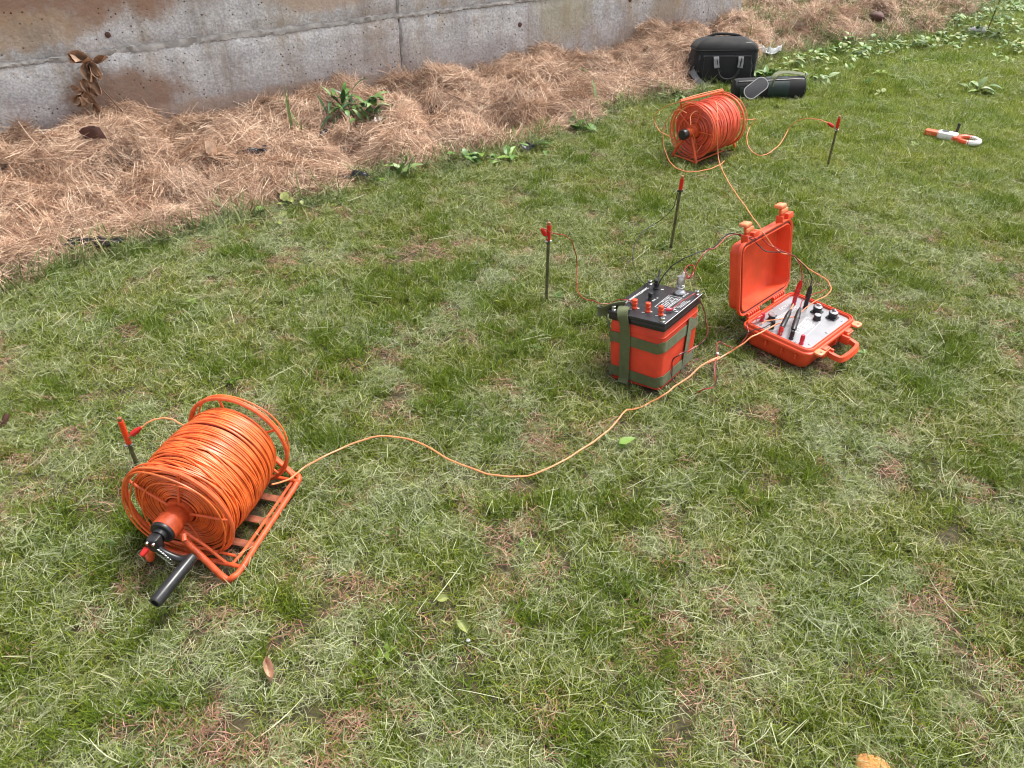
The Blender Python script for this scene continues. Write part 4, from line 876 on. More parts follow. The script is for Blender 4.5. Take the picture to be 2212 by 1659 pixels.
# the bar along the top of the far reel
A = P(*cr_far(440, 735), .325); B = P(*cr_far(850, 632), .30)
bar = empty('steel_bar', tuple(A), 0, 'red wrapped rod lying slanted over the top of the far reel', 'rod')
MB().cyl((0, 0, 0), tuple(B - A), .0062, n=10, bev=.001).build('rod', M['rod_paint'], bar)
MB().tube(smooth_path([(0, 0, .008), tuple((B - A) * .5 + np.array([0, 0, .012])), tuple((B - A) * .98 + np.array([0, 0, .010]))], 6), .002, 6).build('rod_cable', M['wire_pale'], bar)
MB().cyl(tuple(B - A - np.array([.004, 0, -.004])), tuple(B - A + np.array([.006, .002, -.018])), .006, n=8).build('rod_end', M['copper'], bar)
C_ = P(*cr_far(455, 800), .27); MB().tube([(0, 0, 0), tuple(C_ - A)], .005, 8).build('rod_foot', M['rod_paint'], bar)

# ---------------------------------------------------------------- thing: black equipment bag
def bagp(x, y, z): return P(*cr_bag(x, y), z)
g0 = bagp(330, 745, .0); g1 = bagp(1160, 745, .0)
bh = math.atan2(g1[1] - g0[1], g1[0] - g0[0]); mid = (g0 + g1) / 2
bag = empty('equipment_bag', (mid[0], mid[1], 0), (-.10, 0, bh + .02), 'boxy black nylon tool bag standing at the end of the straw', 'bag')
BW, BD, BH = .405, .20, .228
MB().rbox((0, BD / 2, BH / 2), (BW, BD, BH), .035, .018, 0, .94, 7, .010, 12).crease(.022, .09, 5).build('bag_body', M['black_fabric'], bag)
MB().rbox((0, -.001, .10), (BW * .80, .03, .17), .012, .012, 0, .98, 4, .008, 10).crease(.016, .06, 9).build('front_pocket', M['black_fabric'], bag)
def top(k): return [rrect(BW / 2 * sx, BD / 2 * sy, .03 * sx, z) for sx, sy, z in k]
lidm = loft(top([(1.0, 1.0, BH - .02), (1.012, 1.015, BH - .012), (1.0, 1.0, BH - .002), (.95, .93, BH + .018), (.86, .76, BH + .034), (.70, .52, BH + .050), (.55, .36, BH + .056)]), True, True); lidm.xf(Matrix.Translation((0, BD / 2, 0))); lidm.crease(.022, .09, 5); lidm.build('bag_lid', M['black_fabric'], bag)
MB().tube(smooth_path([(-BW * .36, BD / 2, BH + .030), (-BW * .2, BD / 2 + .01, BH + .066), (0, BD / 2 + .01, BH + .070), (BW * .2, BD / 2 + .01, BH + .062), (BW * .3, BD / 2, BH + .040)], 6), .009, 8).build('top_handle', M['black_fabric'], bag)
MB().tube(rrect(BW * .42, BD * .38, .03, BH + .030), .0025, 5, True).xf(Matrix.Translation((0, BD / 2, 0))).build('zip', M['black_plastic'], bag)
MB().tube(rrect(BW / 2 + .003, BD / 2 + .004, .04, 0), .0028, 5, True).xf(Matrix.Translation((0, BD / 2, BH - .012))).build('zip', M['black_fabric'], bag)
MB().tube([(x, -.017, z) for x, z in ((-.15, .03), (-.15, .175), (-.14, .182), (.14, .182), (.15, .175), (.15, .03))], .0022, 5).build('zip', M['black_plastic'], bag)
hdl = smooth_path([(-.072, -.018, .175), (-.068, -.030, .15), (-.058, -.044, .095), (-.038, -.052, .062), (0, -.054, .050), (.045, -.052, .060), (.07, -.044, .10), (.084, -.030, .155), (.088, -.018, .175)], 6)
wdh = np.array([[1, 0, .0]] * len(hdl)); tt = np.linspace(-1, 1, len(hdl))
wdir = np.stack([np.abs(tt) ** 1.2, np.zeros(len(hdl)) - .15, 1.05 - np.abs(tt)], 1) * np.stack([np.ones(len(hdl)), np.ones(len(hdl)), np.sign(tt + 1e-6)], 1)
MB().tube(hdl, .007, 8).build('handle', M['black_fabric'], bag)
for sx in (-1, 1):
    MB().ribbon(smooth_path([(sx * .080 + .004, -.019, .182), (sx * .079 + .004, -.028, .168), (sx * .078 + .004, -.036, .145), (sx * .073 + .004, -.045, .118)], 5), .034, .003, (1, 0, 0)).build('handle_web', M['grey_web'], bag)
MB().ribbon(smooth_path([(-BW / 2 - .005, .02, .11), (-BW / 2 - .012, .0, .09), (-BW / 2 + .02, -.035, .045), (-BW / 2 + .06, -.055, .016), (-BW / 2 + .10, -.07, .010)], 6), .036, .003, (.5, .4, 1)).build('side_strap', M['grey_web'], bag)
for x_ in (-BW / 2 + .025, BW / 2 - .02):
    MB().box((x_, .0, .10), (.012, .006, .17), .002).build('edge_binding', M['black_plastic'], bag)
# the long pouch in front of it
a = bagp(880, 830, .045); b = bagp(1960, 815, .045); v_ = b - a; a_po, b_po = a, b; L = np.linalg.norm(v_[:2])
po = empty('tool_roll', (a[0], a[1], 0), math.atan2(v_[1], v_[0]), 'long dark green and black pouch lying in front of the black bag', 'pouch')
prof = [(0, .040), (.004, .055), (.03, .060), (L * .5, .066), (L - .03, .071), (L - .006, .068), (L, .055)]; PQ = 1.37
mb = MB(); mb.lathe((0, 0, .062), (1, 0, 0), prof, 24); mb.v = [(x, y, max(.004, z)) for x, y, z in mb.v]; mb.crease(.012, .07, 3); mb.build('pouch_body', M['black_fabric'], po)
mb = MB(); mb.lathe((.03, 0, .062), (1, 0, 0), [(0, .0605), (.08, .0625), (.10, .063)], 24); mb.v = [(x, y, max(.004, z)) for x, y, z in mb.v]; mb.build('green_panel', M['green_fabric'], po)
mb = MB(); mb.lathe((L * .46, 0, .062), (1, 0, 0), [(0, .0675), (.06, .0685), (.13, .070)], 24); mb.v = [(x, y, max(.004, z)) for x, y, z in mb.v]; mb.build('green_panel', M['green_fabric'], po)
MB().tube(smooth_path([(.02, -.035, .114), (L * .4, -.038, .118), (L * .8, -.035, .124), (L - .01, -.028, .122)], 6), .003, 6).build('zip', M['black_plastic'], po)
MB().tube([(L - .002 , .064 * math.cos(t), .064 + .062 * math.sin(t)) for t in np.linspace(0, 6.283, 24, endpoint=False)], .003, 5, True).build('end_piping', M['black_plastic'], po)
MB().tube([(L + .004 + .0 * t, -.006 + .012 * math.cos(t), .135 + .014 * math.sin(t)) for t in np.linspace(0, 6.283, 16, endpoint=False)], .0025, 6, True).build('metal_ring', M['steel'], po)
MB().ribbon(smooth_path([(L * .50, -.062, .085), (L * .54, -.03, .13), (L * .62, .01, .148), (L * .78, .02, .150), (L * .95, .005, .144), (L, -.004, .138)], 6), .030, .003, (0, 1, .3)).build('shoulder_strap', M['olive_web'], po)
pa = bagp(1110, 870, .09); pb = bagp(1370, 670, .15)
# shoulder pad: flat rounded slab propped on the pouch
pm = Vector((pa + pb) / 2); dx_ = Vector(pb - pa); Lp = dx_.length + .03
pad = MB(); pad.rbox((0, 0, 0), (Lp, .080, .010), .038, .003, 0, 1, 6)
padE = MB(); padE.tube(rrect(Lp / 2, .040, .038, 0.003), .0028, 6, True)
qx = dx_.normalized(); upv = Vector((0, -.75, .65)); qz = (upv - qx * upv.dot(qx)).normalized(); qy = qz.cross(qx)
Mp = Matrix((qx, qy, qz)).transposed().to_4x4(); Mp.translation = pm + Vector((0, -.015, .0))
Mp = po.matrix_basis.inverted() @ Mp if False else (Matrix.Translation(po.location) @ Matrix.Rotation(po.rotation_euler.z, 4, 'Z')).inverted() @ Mp
pad.xf(Mp).build('shoulder_pad', M['pad'], po); padE.xf(Mp).build('pad_piping', M['pad_edge'], po)

# ---------------------------------------------------------------- thing: clamp meter on the grass
a = P(*cr_clamp(600, 425), .03); b = P(*cr_clamp(1490, 600), .03); v_ = b - a; L = float(np.linalg.norm(v_[:2]))
cm = empty('clamp_meter', (a[0], a[1], .018), math.atan2(v_[1], v_[0]), 'orange and white clamp meter lying on the grass far right', 'meter')
MB().rbox((L * .12, .012, .016), (L * .28, .042, .026), .012, .005).build('handle', M['rod_paint'], cm)
MB().rbox((L * .40, .008, .018), (L * .36, .062, .034), .014, .007).build('meter_body', M['white_plastic'], cm)
MB().rbox((L * .55, -.004, .014), (L * .12, .05, .026), .012, .005).build('guard', M['case_orange'], cm)
MB().rbox((L * .34, .016, .0355), (L * .13, .030, .003), .003, .001).build('display', M['black_plastic'], cm)
jaw = [(L * .79 + L * .19 * math.cos(t), .045 * math.sin(t) - .004, .018) for t in np.linspace(0, 6.283, 36, endpoint=False)]
MB().tube(jaw[8:29], .0135, 8).build('jaw', M['case_orange'], cm)
MB().tube(jaw[:10], .0135, 8).build('jaw', M['white_plastic'], cm); MB().tube(jaw[27:] + jaw[:1], .0135, 8).build('jaw', M['white_plastic'], cm)
MB().cyl((L * .36, .03, .03), (L * .52, .045, .034), .004, n=8).build('test_lead', M['black_wire'], cm)
MB().box((L * .52, .05, .055), (.014, .012, .05), .003).build('plug', M['black_plastic'], cm)

# ---------------------------------------------------------------- plants
def leaf_mesh(mb, base, az, el, L, Wd, curl=.35, fold=.25, n=7, shape=.45, twist=0.):
    """one leaf blade with a midrib fold; az/el direction in radians"""
    b = Vector(base); d = Vector((math.cos(az) * math.cos(el), math.sin(az) * math.cos(el), math.sin(el))); s = Vector((-math.sin(az), math.cos(az), 0))
    s = (s + Vector((0, 0, twist))).normalized(); vs = []
    for i in range(n + 1):
        t = i / n; c = b + d * (L * t) + Vector((0, 0, -1)) * (L * curl * t * t)
        w = Wd / 2 * max(.03, (math.sin(math.pi * min(1, t ** shape * .98 + .01))) ** .8)
        nrm = s.cross(d).normalized() * -1
        up = Vector((0, 0, 1)) * w * fold
        vs += [c - s * w + up, c, c + s * w + up]
    fs = []
    for i in range(n):
        for k in (0, 1): a = i * 3 + k; fs.append((a, a + 1, a + 4, a + 3))
    mb.add(vs, fs)
def weed(name, px, py, label, nleaf, L, Wd, m_, el=(10, 60), seed=0, stem=.04, curl=.35, cat='plant', group=None, shape=.6, dz=0.0, azr=None):
    r = random.Random(seed); g = on(px, py); nleaf = int(nleaf * 1.5) if name == 'leafy_weed' else nleaf; L *= 1.2 if name == 'leafy_weed' else 1; Wd *= 1.4 if name == 'leafy_weed' else 1
    o = empty(name, tuple(g), 0, label, cat, group)
    if stem > 0:
        MB().tube([(0, 0, -.02), (.004, 0, stem * .5), (0, .003, stem)], .0022, 6, r1=.0014).build('stem', M['leaf_mid'], o)
    for i in range(nleaf):
        k = r.uniform(.4, 1.1); mb = MB(); sp_ = (.045 if name == 'leafy_weed' else .006); az = (i * 2.4 + r.uniform(-.4, .4)) if azr is None else rad(r.uniform(*azr))
        leaf_mesh(mb, (r.gauss(0, sp_), r.gauss(0, sp_), max(.0, stem * r.uniform(.2, 1))), az, rad(r.uniform(*el)), L * k, Wd * k, curl * r.uniform(.6, 1.4), r.uniform(.15, .5), shape=shape)
        mb.build('leaf', m_ if not isinstance(m_, list) else r.choice(m_), o)
    return o
WP = 'plants growing'
weed('leafy_weed', 742, 262, 'dark green weed with many long pointed leaves on the straw', 34, .15, .017, [M['leaf_dark'], M['leaf_dark'], M['leaf_mid']], (5, 75), 1, .13, .45)
weed('leafy_weed', 800, 268, 'broader leaved dark weed just right of the long pointed weed', 16, .11, .032, [M['leaf_dark'], M['leaf_mid'], M['leaf_pale']], (10, 60), 2, .13, .4)
weed('leafy_weed', 795, 225, 'pale grey-green leaves by the wall above the dark weed', 6, .11, .04, M['leaf_pale'], (5, 40), 12, .08, .35)
weed('grass_shoot', 634, 285, 'tall upright grass shoot standing in the straw left of the dark weed', 4, .26, .014, [M['leaf_pale'], M['leaf_mid']], (72, 88), 3, .02, .06, shape=.4)
weed('grass_shoot', 655, 290, 'short yellow-green grass shoot right beside the tall one', 4, .12, .012, [M['leaf_bright'], M['leaf_mid']], (50, 85), 33, .02, .15, shape=.4)
weed('leafy_weed', 622, 448, 'yellow-green round leaved weed at the straw edge, left of centre', 9, .06, .035, [M['leaf_bright'], M['leaf_yellow']], (10, 60), 4, .04, .3)
weed('leafy_weed', 590, 475, 'small pale leaves in the grass below the yellow-green weed', 5, .04, .026, M['leaf_yellow'], (5, 30), 44, .02, .3)
weed('leafy_weed', 872, 372, 'grey-green spreading weed at the straw edge below the black scrap', 12, .105, .032, [M['leaf_mid'], M['leaf_pale'], M['leaf_bright']], (15, 75), 5, .04, .35)
weed('leafy_weed', 1020, 352, 'bright weed with broad leaves where straw meets the lawn', 9, .085, .035, [M['leaf_bright'], M['leaf_mid']], (10, 60), 6, .04, .35)
weed('leafy_weed', 1100, 345, 'flat bright green weed right of the broad leaved one', 8, .09, .03, [M['leaf_bright'], M['leaf_mid']], (5, 45), 7, .03, .35)
weed('leafy_weed', 1150, 332, 'dark little seedling near a black flake at the straw edge', 6, .08, .022, [M['leaf_dark'], M['leaf_mid']], (15, 70), 8, .04, .3)
weed('leafy_weed', 1245, 285, 'mid green weed at the last bend of the straw edge', 8, .08, .028, [M['leaf_mid'], M['leaf_pale']], (15, 70), 9, .04, .3)
weed('grass_shoot', 1290, 232, 'tall pale bent leaf shoot rising from the straw', 3, .25, .024, M['leaf_pale'], (45, 80), 10, .03, .3, azr=(95, 170))
weed('grass_shoot', 1268, 165, 'small green shoot high on the straw heap', 3, .09, .02, M['leaf_bright'], (50, 80), 55, .02, .3)
weed('leafy_weed', 1455, 212, 'pale tuft of leaves left of the black bag', 12, .10, .018, [M['leaf_pale'], M['leaf_mid']], (10, 70), 11, .03, .4)
weed('leafy_weed', 1655, 175, 'bright green weed between the black bag and the pouch', 14, .12, .03, [M['leaf_bright'], M['leaf_mid'], M['leaf_yellow']], (20, 80), 13, .05, .35)
weed('leafy_weed', 1765, 185, 'yellow-green leaves just right of the pouch end', 8, .10, .035, [M['leaf_bright'], M['leaf_pale']], (10, 55), 14, .05, .35)
weed('leafy_weed', 2112, 205, 'broad leaved weed in the lawn near the right edge above the meter', 9, .075, .026, [M['leaf_bright'], M['leaf_pale'], M['leaf_mid']], (5, 55), 15, .05, .3)
weed('leafy_weed', 1955, 195, 'pale long leaf lying on the lawn right of the bag', 3, .09, .020, M['leaf_pale'], (2, 25), 16, .03, .2)
weed('seedling', 1332, 978, 'two bright green seedling leaves beside the long orange cable', 2, .070, .036, M['leaf_bright'], (5, 20), 17, .045, .15, azr=(-20, 30))
weed('seedling', 1322, 965, 'single pale grass blade touching the long orange cable', 1, .11, .022, M['leaf_pale'], (35, 36), 18, .0, .2, azr=(115, 116))
weed('seedling', 845, 1165, 'small green leaf lying in the lawn below the orange cable', 2, .05, .018, M['leaf_mid'], (20, 60), 19, .0, .2)
weed('seedling', 1490, 295, 'lone green blade in the grass left of the far reel', 2, .08, .014, M['leaf_mid'], (50, 80), 20, .0, .2)
r = random.Random(77)
wl_ = [('light green leafy weed at the edge of the far bank, %s', 1810, 122), ('', 1860, 128), ('', 1895, 118), ('', 1940, 105), ('', 1990, 112), ('', 2030, 92), ('', 2075, 105), ('', 2100, 80), ('', 2150, 90), ('', 2190, 70), ('', 2180, 120), ('', 2060, 60), ('', 2120, 50), ('', 2195, 30), ('', 1760, 140), ('', 1720, 150), ('', 1835, 100)]
wl_ = sorted(wl_, key=lambda q: q[1]); ORD = 'first second third fourth fifth sixth seventh eighth ninth tenth eleventh twelfth thirteenth fourteenth fifteenth sixteenth seventeenth'.split()
for i, (_, x, y) in enumerate(wl_):
    g = on(x, y); o = empty('bank_weed', tuple(g), 0, '%s clump of small leafy weeds counting rightward from the black bag' % ORD[i], 'plant', 'leafy weeds along the foot of the far bank')
    for k in range(34):
        mb = MB(); q = abs(r.gauss(0, .12)); a_ = r.uniform(0, 6.28); h_ = r.uniform(.02, .10) * max(.3, 1 - q * 3)
        leaf_mesh(mb, (q * math.cos(a_) * 1.3, q * math.sin(a_), h_), r.uniform(0, 6.28), rad(r.uniform(-5, 50)), r.uniform(.035, .07), r.uniform(.022, .038), .3, .25, 4)
        mb.build('leaf', r.choice([M['leaf_bright'], M['leaf_pale'], M['leaf_mid'], M['leaf_yellow']]), o)
# sapling at the top right
g = on(2128, 78); sap = empty('sapling', tuple(g), 0, 'thin leafy sapling at the top right corner', 'sapling')
MB().tube(smooth_path([(0, 0, -.02), (.01, 0, .15), (.03, .01, .32), (.04, 0, .5), (.07, .01, .7)], 5), .004, 6, r1=.002).build('trunk', M['twig'], sap)
cr_ = MB(); r = random.Random(3)
for i in range(420):
    z = r.uniform(.12, .75); rr_ = .20 * (1 - abs(z - .45) / .5) + .05; az = r.uniform(0, 6.28); q = r.uniform(.1, 1) * rr_
    leaf_mesh(cr_, (.05 * z / .5 + q * math.cos(az), q * math.sin(az), z), az, rad(r.uniform(-20, 50)), r.uniform(.03, .055), r.uniform(.018, .028), .3, .2, 3)
cr_.build('crown', M['leaf_bright'], sap)

# ---------------------------------------------------------------- dead twig, leaves, scraps, stones
def crumpled(mb, c, az, L, Wd, lift, seed):
    r = random.Random(seed); n, m_ = 8, 5; vs = []
    R_ = Euler((r.uniform(-.5, .5), r.uniform(-.5, .5), az)).to_matrix()
    for i in range(n + 1):
        t = i / n; w = Wd / 2 * max(.04, math.sin(math.pi * min(1, t ** .8)) ** .8)
        for j in range(m_ + 1):
            u = j / m_ * 2 - 1
            z = lift * (u * u * Wd * .9 + .25 * L * math.sin(t * 3.1 + seed) * .6) + r.uniform(-1, 1) * Wd * .05
            vs.append(Vector(c) + R_ @ Vector(((t - .5) * L, u * w, z)))
    fs = [(i * (m_ + 1) + j, i * (m_ + 1) + j + 1, (i + 1) * (m_ + 1) + j + 1, (i + 1) * (m_ + 1) + j) for i in range(n) for j in range(m_)]
    mb.add(vs, fs)
def film(mb, az, L, Wd, seed):
    n, m_ = 16, 8; vs = []; R_ = Euler((.15, 0, az)).to_matrix()
    for i in range(n + 1):
        for j in range(m_ + 1):
            t, u = i / n, j / m_; a = float(vnoise(t * 3 + 1, seed, seed)); b_ = float(vnoise(t * 4 + 9, seed, seed + 1)); v = (u * (.6 + .6 * b_) - .2 - .5 * a) * Wd
            z = (float(fbm(t * L * 26, u * Wd * 26, 1., seed, 3)) - .45) * Wd * 1.1 * (1 if 0 < j < m_ else .3)
            vs.append(R_ @ Vector(((t - .5) * L + (float(vnoise(u * 5, seed, 3)) - .5) * L * .15, v, z)))
    mb.add(vs, [(i * (m_ + 1) + j, i * (m_ + 1) + j + 1, (i + 1) * (m_ + 1) + j + 1, (i + 1) * (m_ + 1) + j) for i in range(n) for j in range(m_)])
def deadleaf(px, py, L, Wd, m_, label, az, seed, lift=1., dz=.03, cat='leaf', name='dead_leaf'):
    g = on(px, py, dz); mb = MB()
    if name == 'dead_leaf': crumpled(mb, (0, 0, 0), az, L, Wd, lift, seed)
    else: film(mb, az, L, Wd, seed)
    mb; o = mb.build(name, m_); o.location = (g[0], g[1], g[2] + dz); tag(o, label, cat); return o
deadleaf(580, 1452, .055, .020, M['dead_pale'], 'curled pinkish brown dead leaf on the front lawn', -1.1, 3)
deadleaf(12, 912, .045, .018, M['dead_dark'], 'small dark curled leaf at the left edge of the lawn', .9, 4, dz=.03)
deadleaf(956, 1295, .035, .020, M['leaf_yellow'], 'yellowish leaf on the front lawn, upper of two', .4, 5, .4)
deadleaf(1002, 1352, .045, .022, M['leaf_yellow'], 'yellowish longer leaf on the front lawn, lower of two', -.9, 6, .4)
deadleaf(210, 305, .09, .055, M['dead_dark'], 'large dark curled dead leaf on the straw below the twig', .3, 7, 1.2, .05)
deadleaf(458, 340, .075, .055, M['dead_leaf'], 'upright brown leaf stuck in the straw left of the black scrap', 1.2, 8, 1.2, .05)
deadleaf(962, 116, .15, .075, M['dead_dark'], 'dark maroon dead leaf on top of the straw against the wall', -.3, 9, 1.2, .06)
deadleaf(340, 290, .10, .06, M['dead_leaf'], 'flat brown leaf on the straw right of the dark curled leaf', .5, 10, .4, .03)
deadleaf(1562, 60, .09, .04, M['dead_leaf'], 'brown leaf on the straw crest near the wall end', .5, 11, 1., .04)
deadleaf(2030, 30, .09, .05, M['dead_leaf'], 'brown dry leaf on the far bank near the top right', .2, 12, 1., .04)
for (x, y, L, w_, az, sd, lb) in ((530, 328, .20, .07, .35, 21, 'crumpled black film scrap in the straw, left of the dark weed'), (756, 380, .16, .045, .2, 22, 'narrow black film scrap at the straw edge'), (205, 522, .24, .045, .1, 23, 'long black film strip half buried in the near straw'), (710, 285, .09, .05, .3, 24, 'small black film piece under the dark weed'), (1142, 318, .07, .05, 1.2, 25, 'little black flake by the seedling at the straw edge'), (815, 262, .08, .045, .4, 26, 'black film piece right of the broad leaved dark weed')):
    deadleaf(x, y, L, w_, M['scrap'], lb, az, sd, .7, .038, 'scrap', 'plastic_scrap')
deadleaf(1650, 106, .24, .11, M['white_sheet'], 'pale plastic sheet lying behind the black bag', -.2, 27, .35, .05, 'sheet', 'plastic_sheet')
# twig with brown leaves leaning on the wall
tw = on(335, 285, .03); tw[2] += .02
T1 = PY(265, 230, tw[1] + .03); T2 = PY(200, 130, tw[1] + .10)
twg = empty('dead_twig', tuple(tw), 0, 'bare twig with hanging brown leaves leaning before the wall', 'twig')
def PW(px, py, off):
    d = _ray(px, py); n_ = np.array([WNRM[0], WNRM[1]]); t = (n_ @ (WA + n_ * off)) / (n_ @ d[:2]); return np.array([0, 0, CH]) + d * t
off0 = float(st(tw[0], tw[1])[1])
def rel(px, py, dy): return PW(px, py, max(.05, off0 * (1 - min(1, (290 - py) / 110)) + .06)) - tw
MB().tube(smooth_path([rel(345, 290, 0), rel(300, 268, 0), rel(262, 238, .01), rel(235, 208, .03), rel(208, 180, .05), rel(190, 140, .06)], 6), .005, 6, r1=.003).build('branch', M['twig'], twg)
MB().tube(smooth_path([rel(300, 268, 0), rel(250, 270, -.02), rel(215, 285, -.03), rel(200, 295, -.04)], 5), .0025, 6, r1=.0015).build('branch', M['twig'], twg)
for i, (x, y, L, w_, az) in enumerate(((180, 130, .10, .06, .1), (222, 130, .09, .035, -.3), (170, 124, .06, .04, .5), (188, 186, .07, .04, 1.4), (200, 196, .06, .03, 1.0), (215, 245, .05, .03, 1.2), (168, 196, .05, .03, .2), (195, 148, .09, .05, 1.3), (205, 168, .11, .045, 1.2), (198, 160, .09, .05, 1.5), (178, 205, .07, .04, -.6), (192, 212, .09, .045, .9), (205, 236, .07, .035, 1.2), (186, 222, .06, .04, -.8), (212, 150, .06, .03, .7))):
    mb = MB(); crumpled(mb, (0, 0, 0), 0, L, w_, 1.3, 60 + i); q = rel(x, y, .03)
    mb.xf(Matrix.Translation(q) @ Matrix.Rotation(az, 4, 'Y') @ Matrix.Rotation(1.2, 4, 'X')); mb.build('leaf', M['dead_leaf'], twg)
# longer brown stem on the straw heap
sp = [on(x, y, .04) + np.array([0, 0, .045]) for x, y in ((975, 370 - 0), (1000, 385 - 180), (1030, 222), (1060, 232), (1085, 240))][1:]
sp = [on(x, y, .04) + np.array([0, 0, .045]) for x, y in ((905, 150), (950, 190), (985, 212), (1030, 222), (1075, 238))]
o = MB().tube(smooth_path(sp, 6), .003, 6).build('dry_stem', M['twig']); tag(o, 'dark bent stem lying over the middle of the straw heap', 'stem')
def rock(name, px, py, s, m_, label, seed, dz=0, cat='stone'):
    r = random.Random(seed); g = on(px, py); bmv = []; mb = MB(); n, k = 14, 9; vs = []
    for i in range(k + 1):
        ph = math.pi * i / k
        for j in range(n):
            t = 2 * math.pi * j / n; q = 1 + .25 * (float(vnoise(math.cos(t) * 1.7 + 5 + seed, math.sin(t) * 1.7 + math.cos(ph) * 2, seed)) - .5)
            e = .75; cx = math.copysign(abs(math.cos(t)) ** e, math.cos(t)); cy = math.copysign(abs(math.sin(t)) ** e, math.sin(t))
            vs.append((s[0] * q * cx * math.sin(ph) ** .8, s[1] * q * cy * math.sin(ph) ** .8, s[2] * q * math.cos(ph)))
    fs = [(i * n + j, (i + 1) * n + j, (i + 1) * n + (j + 1) % n, i * n + (j + 1) % n) for i in range(k) for j in range(n)]
    o = mb.add(vs, fs).build(name, m_); o.location = (g[0], g[1], g[2] + dz); o.rotation_euler = (0, 0, -.25); tag(o, label, cat)
rock('brick_piece', 1882, 1668, (.034, .026, .016), M['brick'], 'orange piece of brick at the bottom edge of the lawn', 3, .012)
rock('pale_stone', 2108, 74, (.07, .05, .03), M['stone'], 'pale stone among the weeds at the top right', 5, .03)
rock('dark_stone', 1892, 42, (.06, .05, .035), M['dead_dark'], 'dark stone on the far bank', 6, .02)
rock('pale_stone', 1720, 62, (.06, .04, .03), M['stone'], 'grey stone left on the far bank above the bag', 7, .03)
rock('pebble', 1012 , 1180 * 0 + 1395, (.005, .004, .003), M['stone'], 'tiny white pebble on the front lawn', 8, .02)

# ---------------------------------------------------------------- blades, clippings, straw: scattered stuff
hidden = bpy.data.collections.new('blade_sources')
def blades(N, radius, L, w, lean, droop, side, z0, pal, az=None, seg=3, flat=0.):
    """N curved blades; returns object data"""
    a = rng.uniform(0, 2 * np.pi, N) if az is None else az + 0 * rng.uniform(0, 1, N)
    rr_ = radius * np.sqrt(rng.uniform(0, 1, N)); th = rng.uniform(0, 2 * np.pi, N)
    base = np.stack([rr_ * np.cos(th), rr_ * np.sin(th), rng.uniform(*z0, N)], 1)
    Ls = rng.uniform(*L, N); Ws = rng.uniform(*w, N); le = np.radians(rng.uniform(*lean, N)); dr_ = rng.uniform(*droop, N); sd = rng.uniform(-side, side, N)
    D_ = np.stack([np.cos(a), np.sin(a), 0 * a], 1); S_ = np.stack([-np.sin(a), np.cos(a), 0 * a], 1); Z_ = np.array([0, 0, 1.0])
    ts = np.linspace(0, 1, seg + 1); V = []
    tw_ = rng.uniform(-.9, .9, N)
    for t in ts:
        c = base + Ls[:, None] * (t * (np.sin(le)[:, None] * D_ + np.cos(le)[:, None] * Z_) + (t * t) * (dr_[:, None] * (.6 * D_ - Z_) * .8 + sd[:, None] * S_))
        if flat: c = c - (base * [1, 1, 0]) * 0 - Ls[:, None] * .5 * (np.sin(le)[:, None] * D_) 
        c[:, 2] = np.maximum(c[:, 2], .001)
        wv = S_ * np.cos(tw_)[:, None] + Z_ * np.sin(tw_)[:, None] * .8
        hw = Ws * .5 * (1 - .85 * t ** 2) if not flat else Ws * .5 * (1 - .3 * abs(2 * t - 1))
        V.append((c - wv * hw[:, None], c + wv * hw[:, None]))
    K_ = len(ts); verts = np.zeros((N, K_ * 2, 3))
    for i, (l_, r_) in enumerate(V): verts[:, 2 * i] = l_; verts[:, 2 * i + 1] = r_
    off = (np.arange(N) * K_ * 2)[:, None]
    F_ = np.concatenate([np.stack([off[:, 0] + 2 * i, off[:, 0] + 2 * i + 1, off[:, 0] + 2 * i + 3, off[:, 0] + 2 * i + 2], 1) for i in range(K_ - 1)])
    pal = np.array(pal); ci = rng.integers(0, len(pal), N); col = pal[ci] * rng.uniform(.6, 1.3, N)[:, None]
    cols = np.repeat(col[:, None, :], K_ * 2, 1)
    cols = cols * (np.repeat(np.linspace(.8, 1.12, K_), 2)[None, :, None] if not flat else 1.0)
    return verts.reshape(-1, 3), F_, cols.reshape(-1, 3)
def source(name, parts, m_):
    vs, fs, cs_ = [], [], []; o = 0
    for v, f, c in parts: vs.append(v); fs.append(f + o); cs_.append(c); o += len(v)
    v = np.concatenate(vs); f = np.concatenate(fs); c = np.concatenate(cs_)
    me = bpy.data.meshes.new(name); me.vertices.add(len(v)); me.vertices.foreach_set('co', v.ravel())
    me.loops.add(f.size); me.loops.foreach_set('vertex_index', f.ravel().astype(np.int32)); me.polygons.add(len(f))
    me.polygons.foreach_set('loop_start', np.arange(0, f.size, 4, dtype=np.int32)); me.polygons.foreach_set('loop_total', np.full(len(f), 4, np.int32))
    me.update(); me.validate()
    at = me.color_attributes.new('col', 'FLOAT_COLOR', 'POINT'); at.data.foreach_set('color', np.concatenate([c, np.ones((len(c), 1))], 1).ravel())
    me.materials.append(m_); return bpy.data.objects.new(name, me)
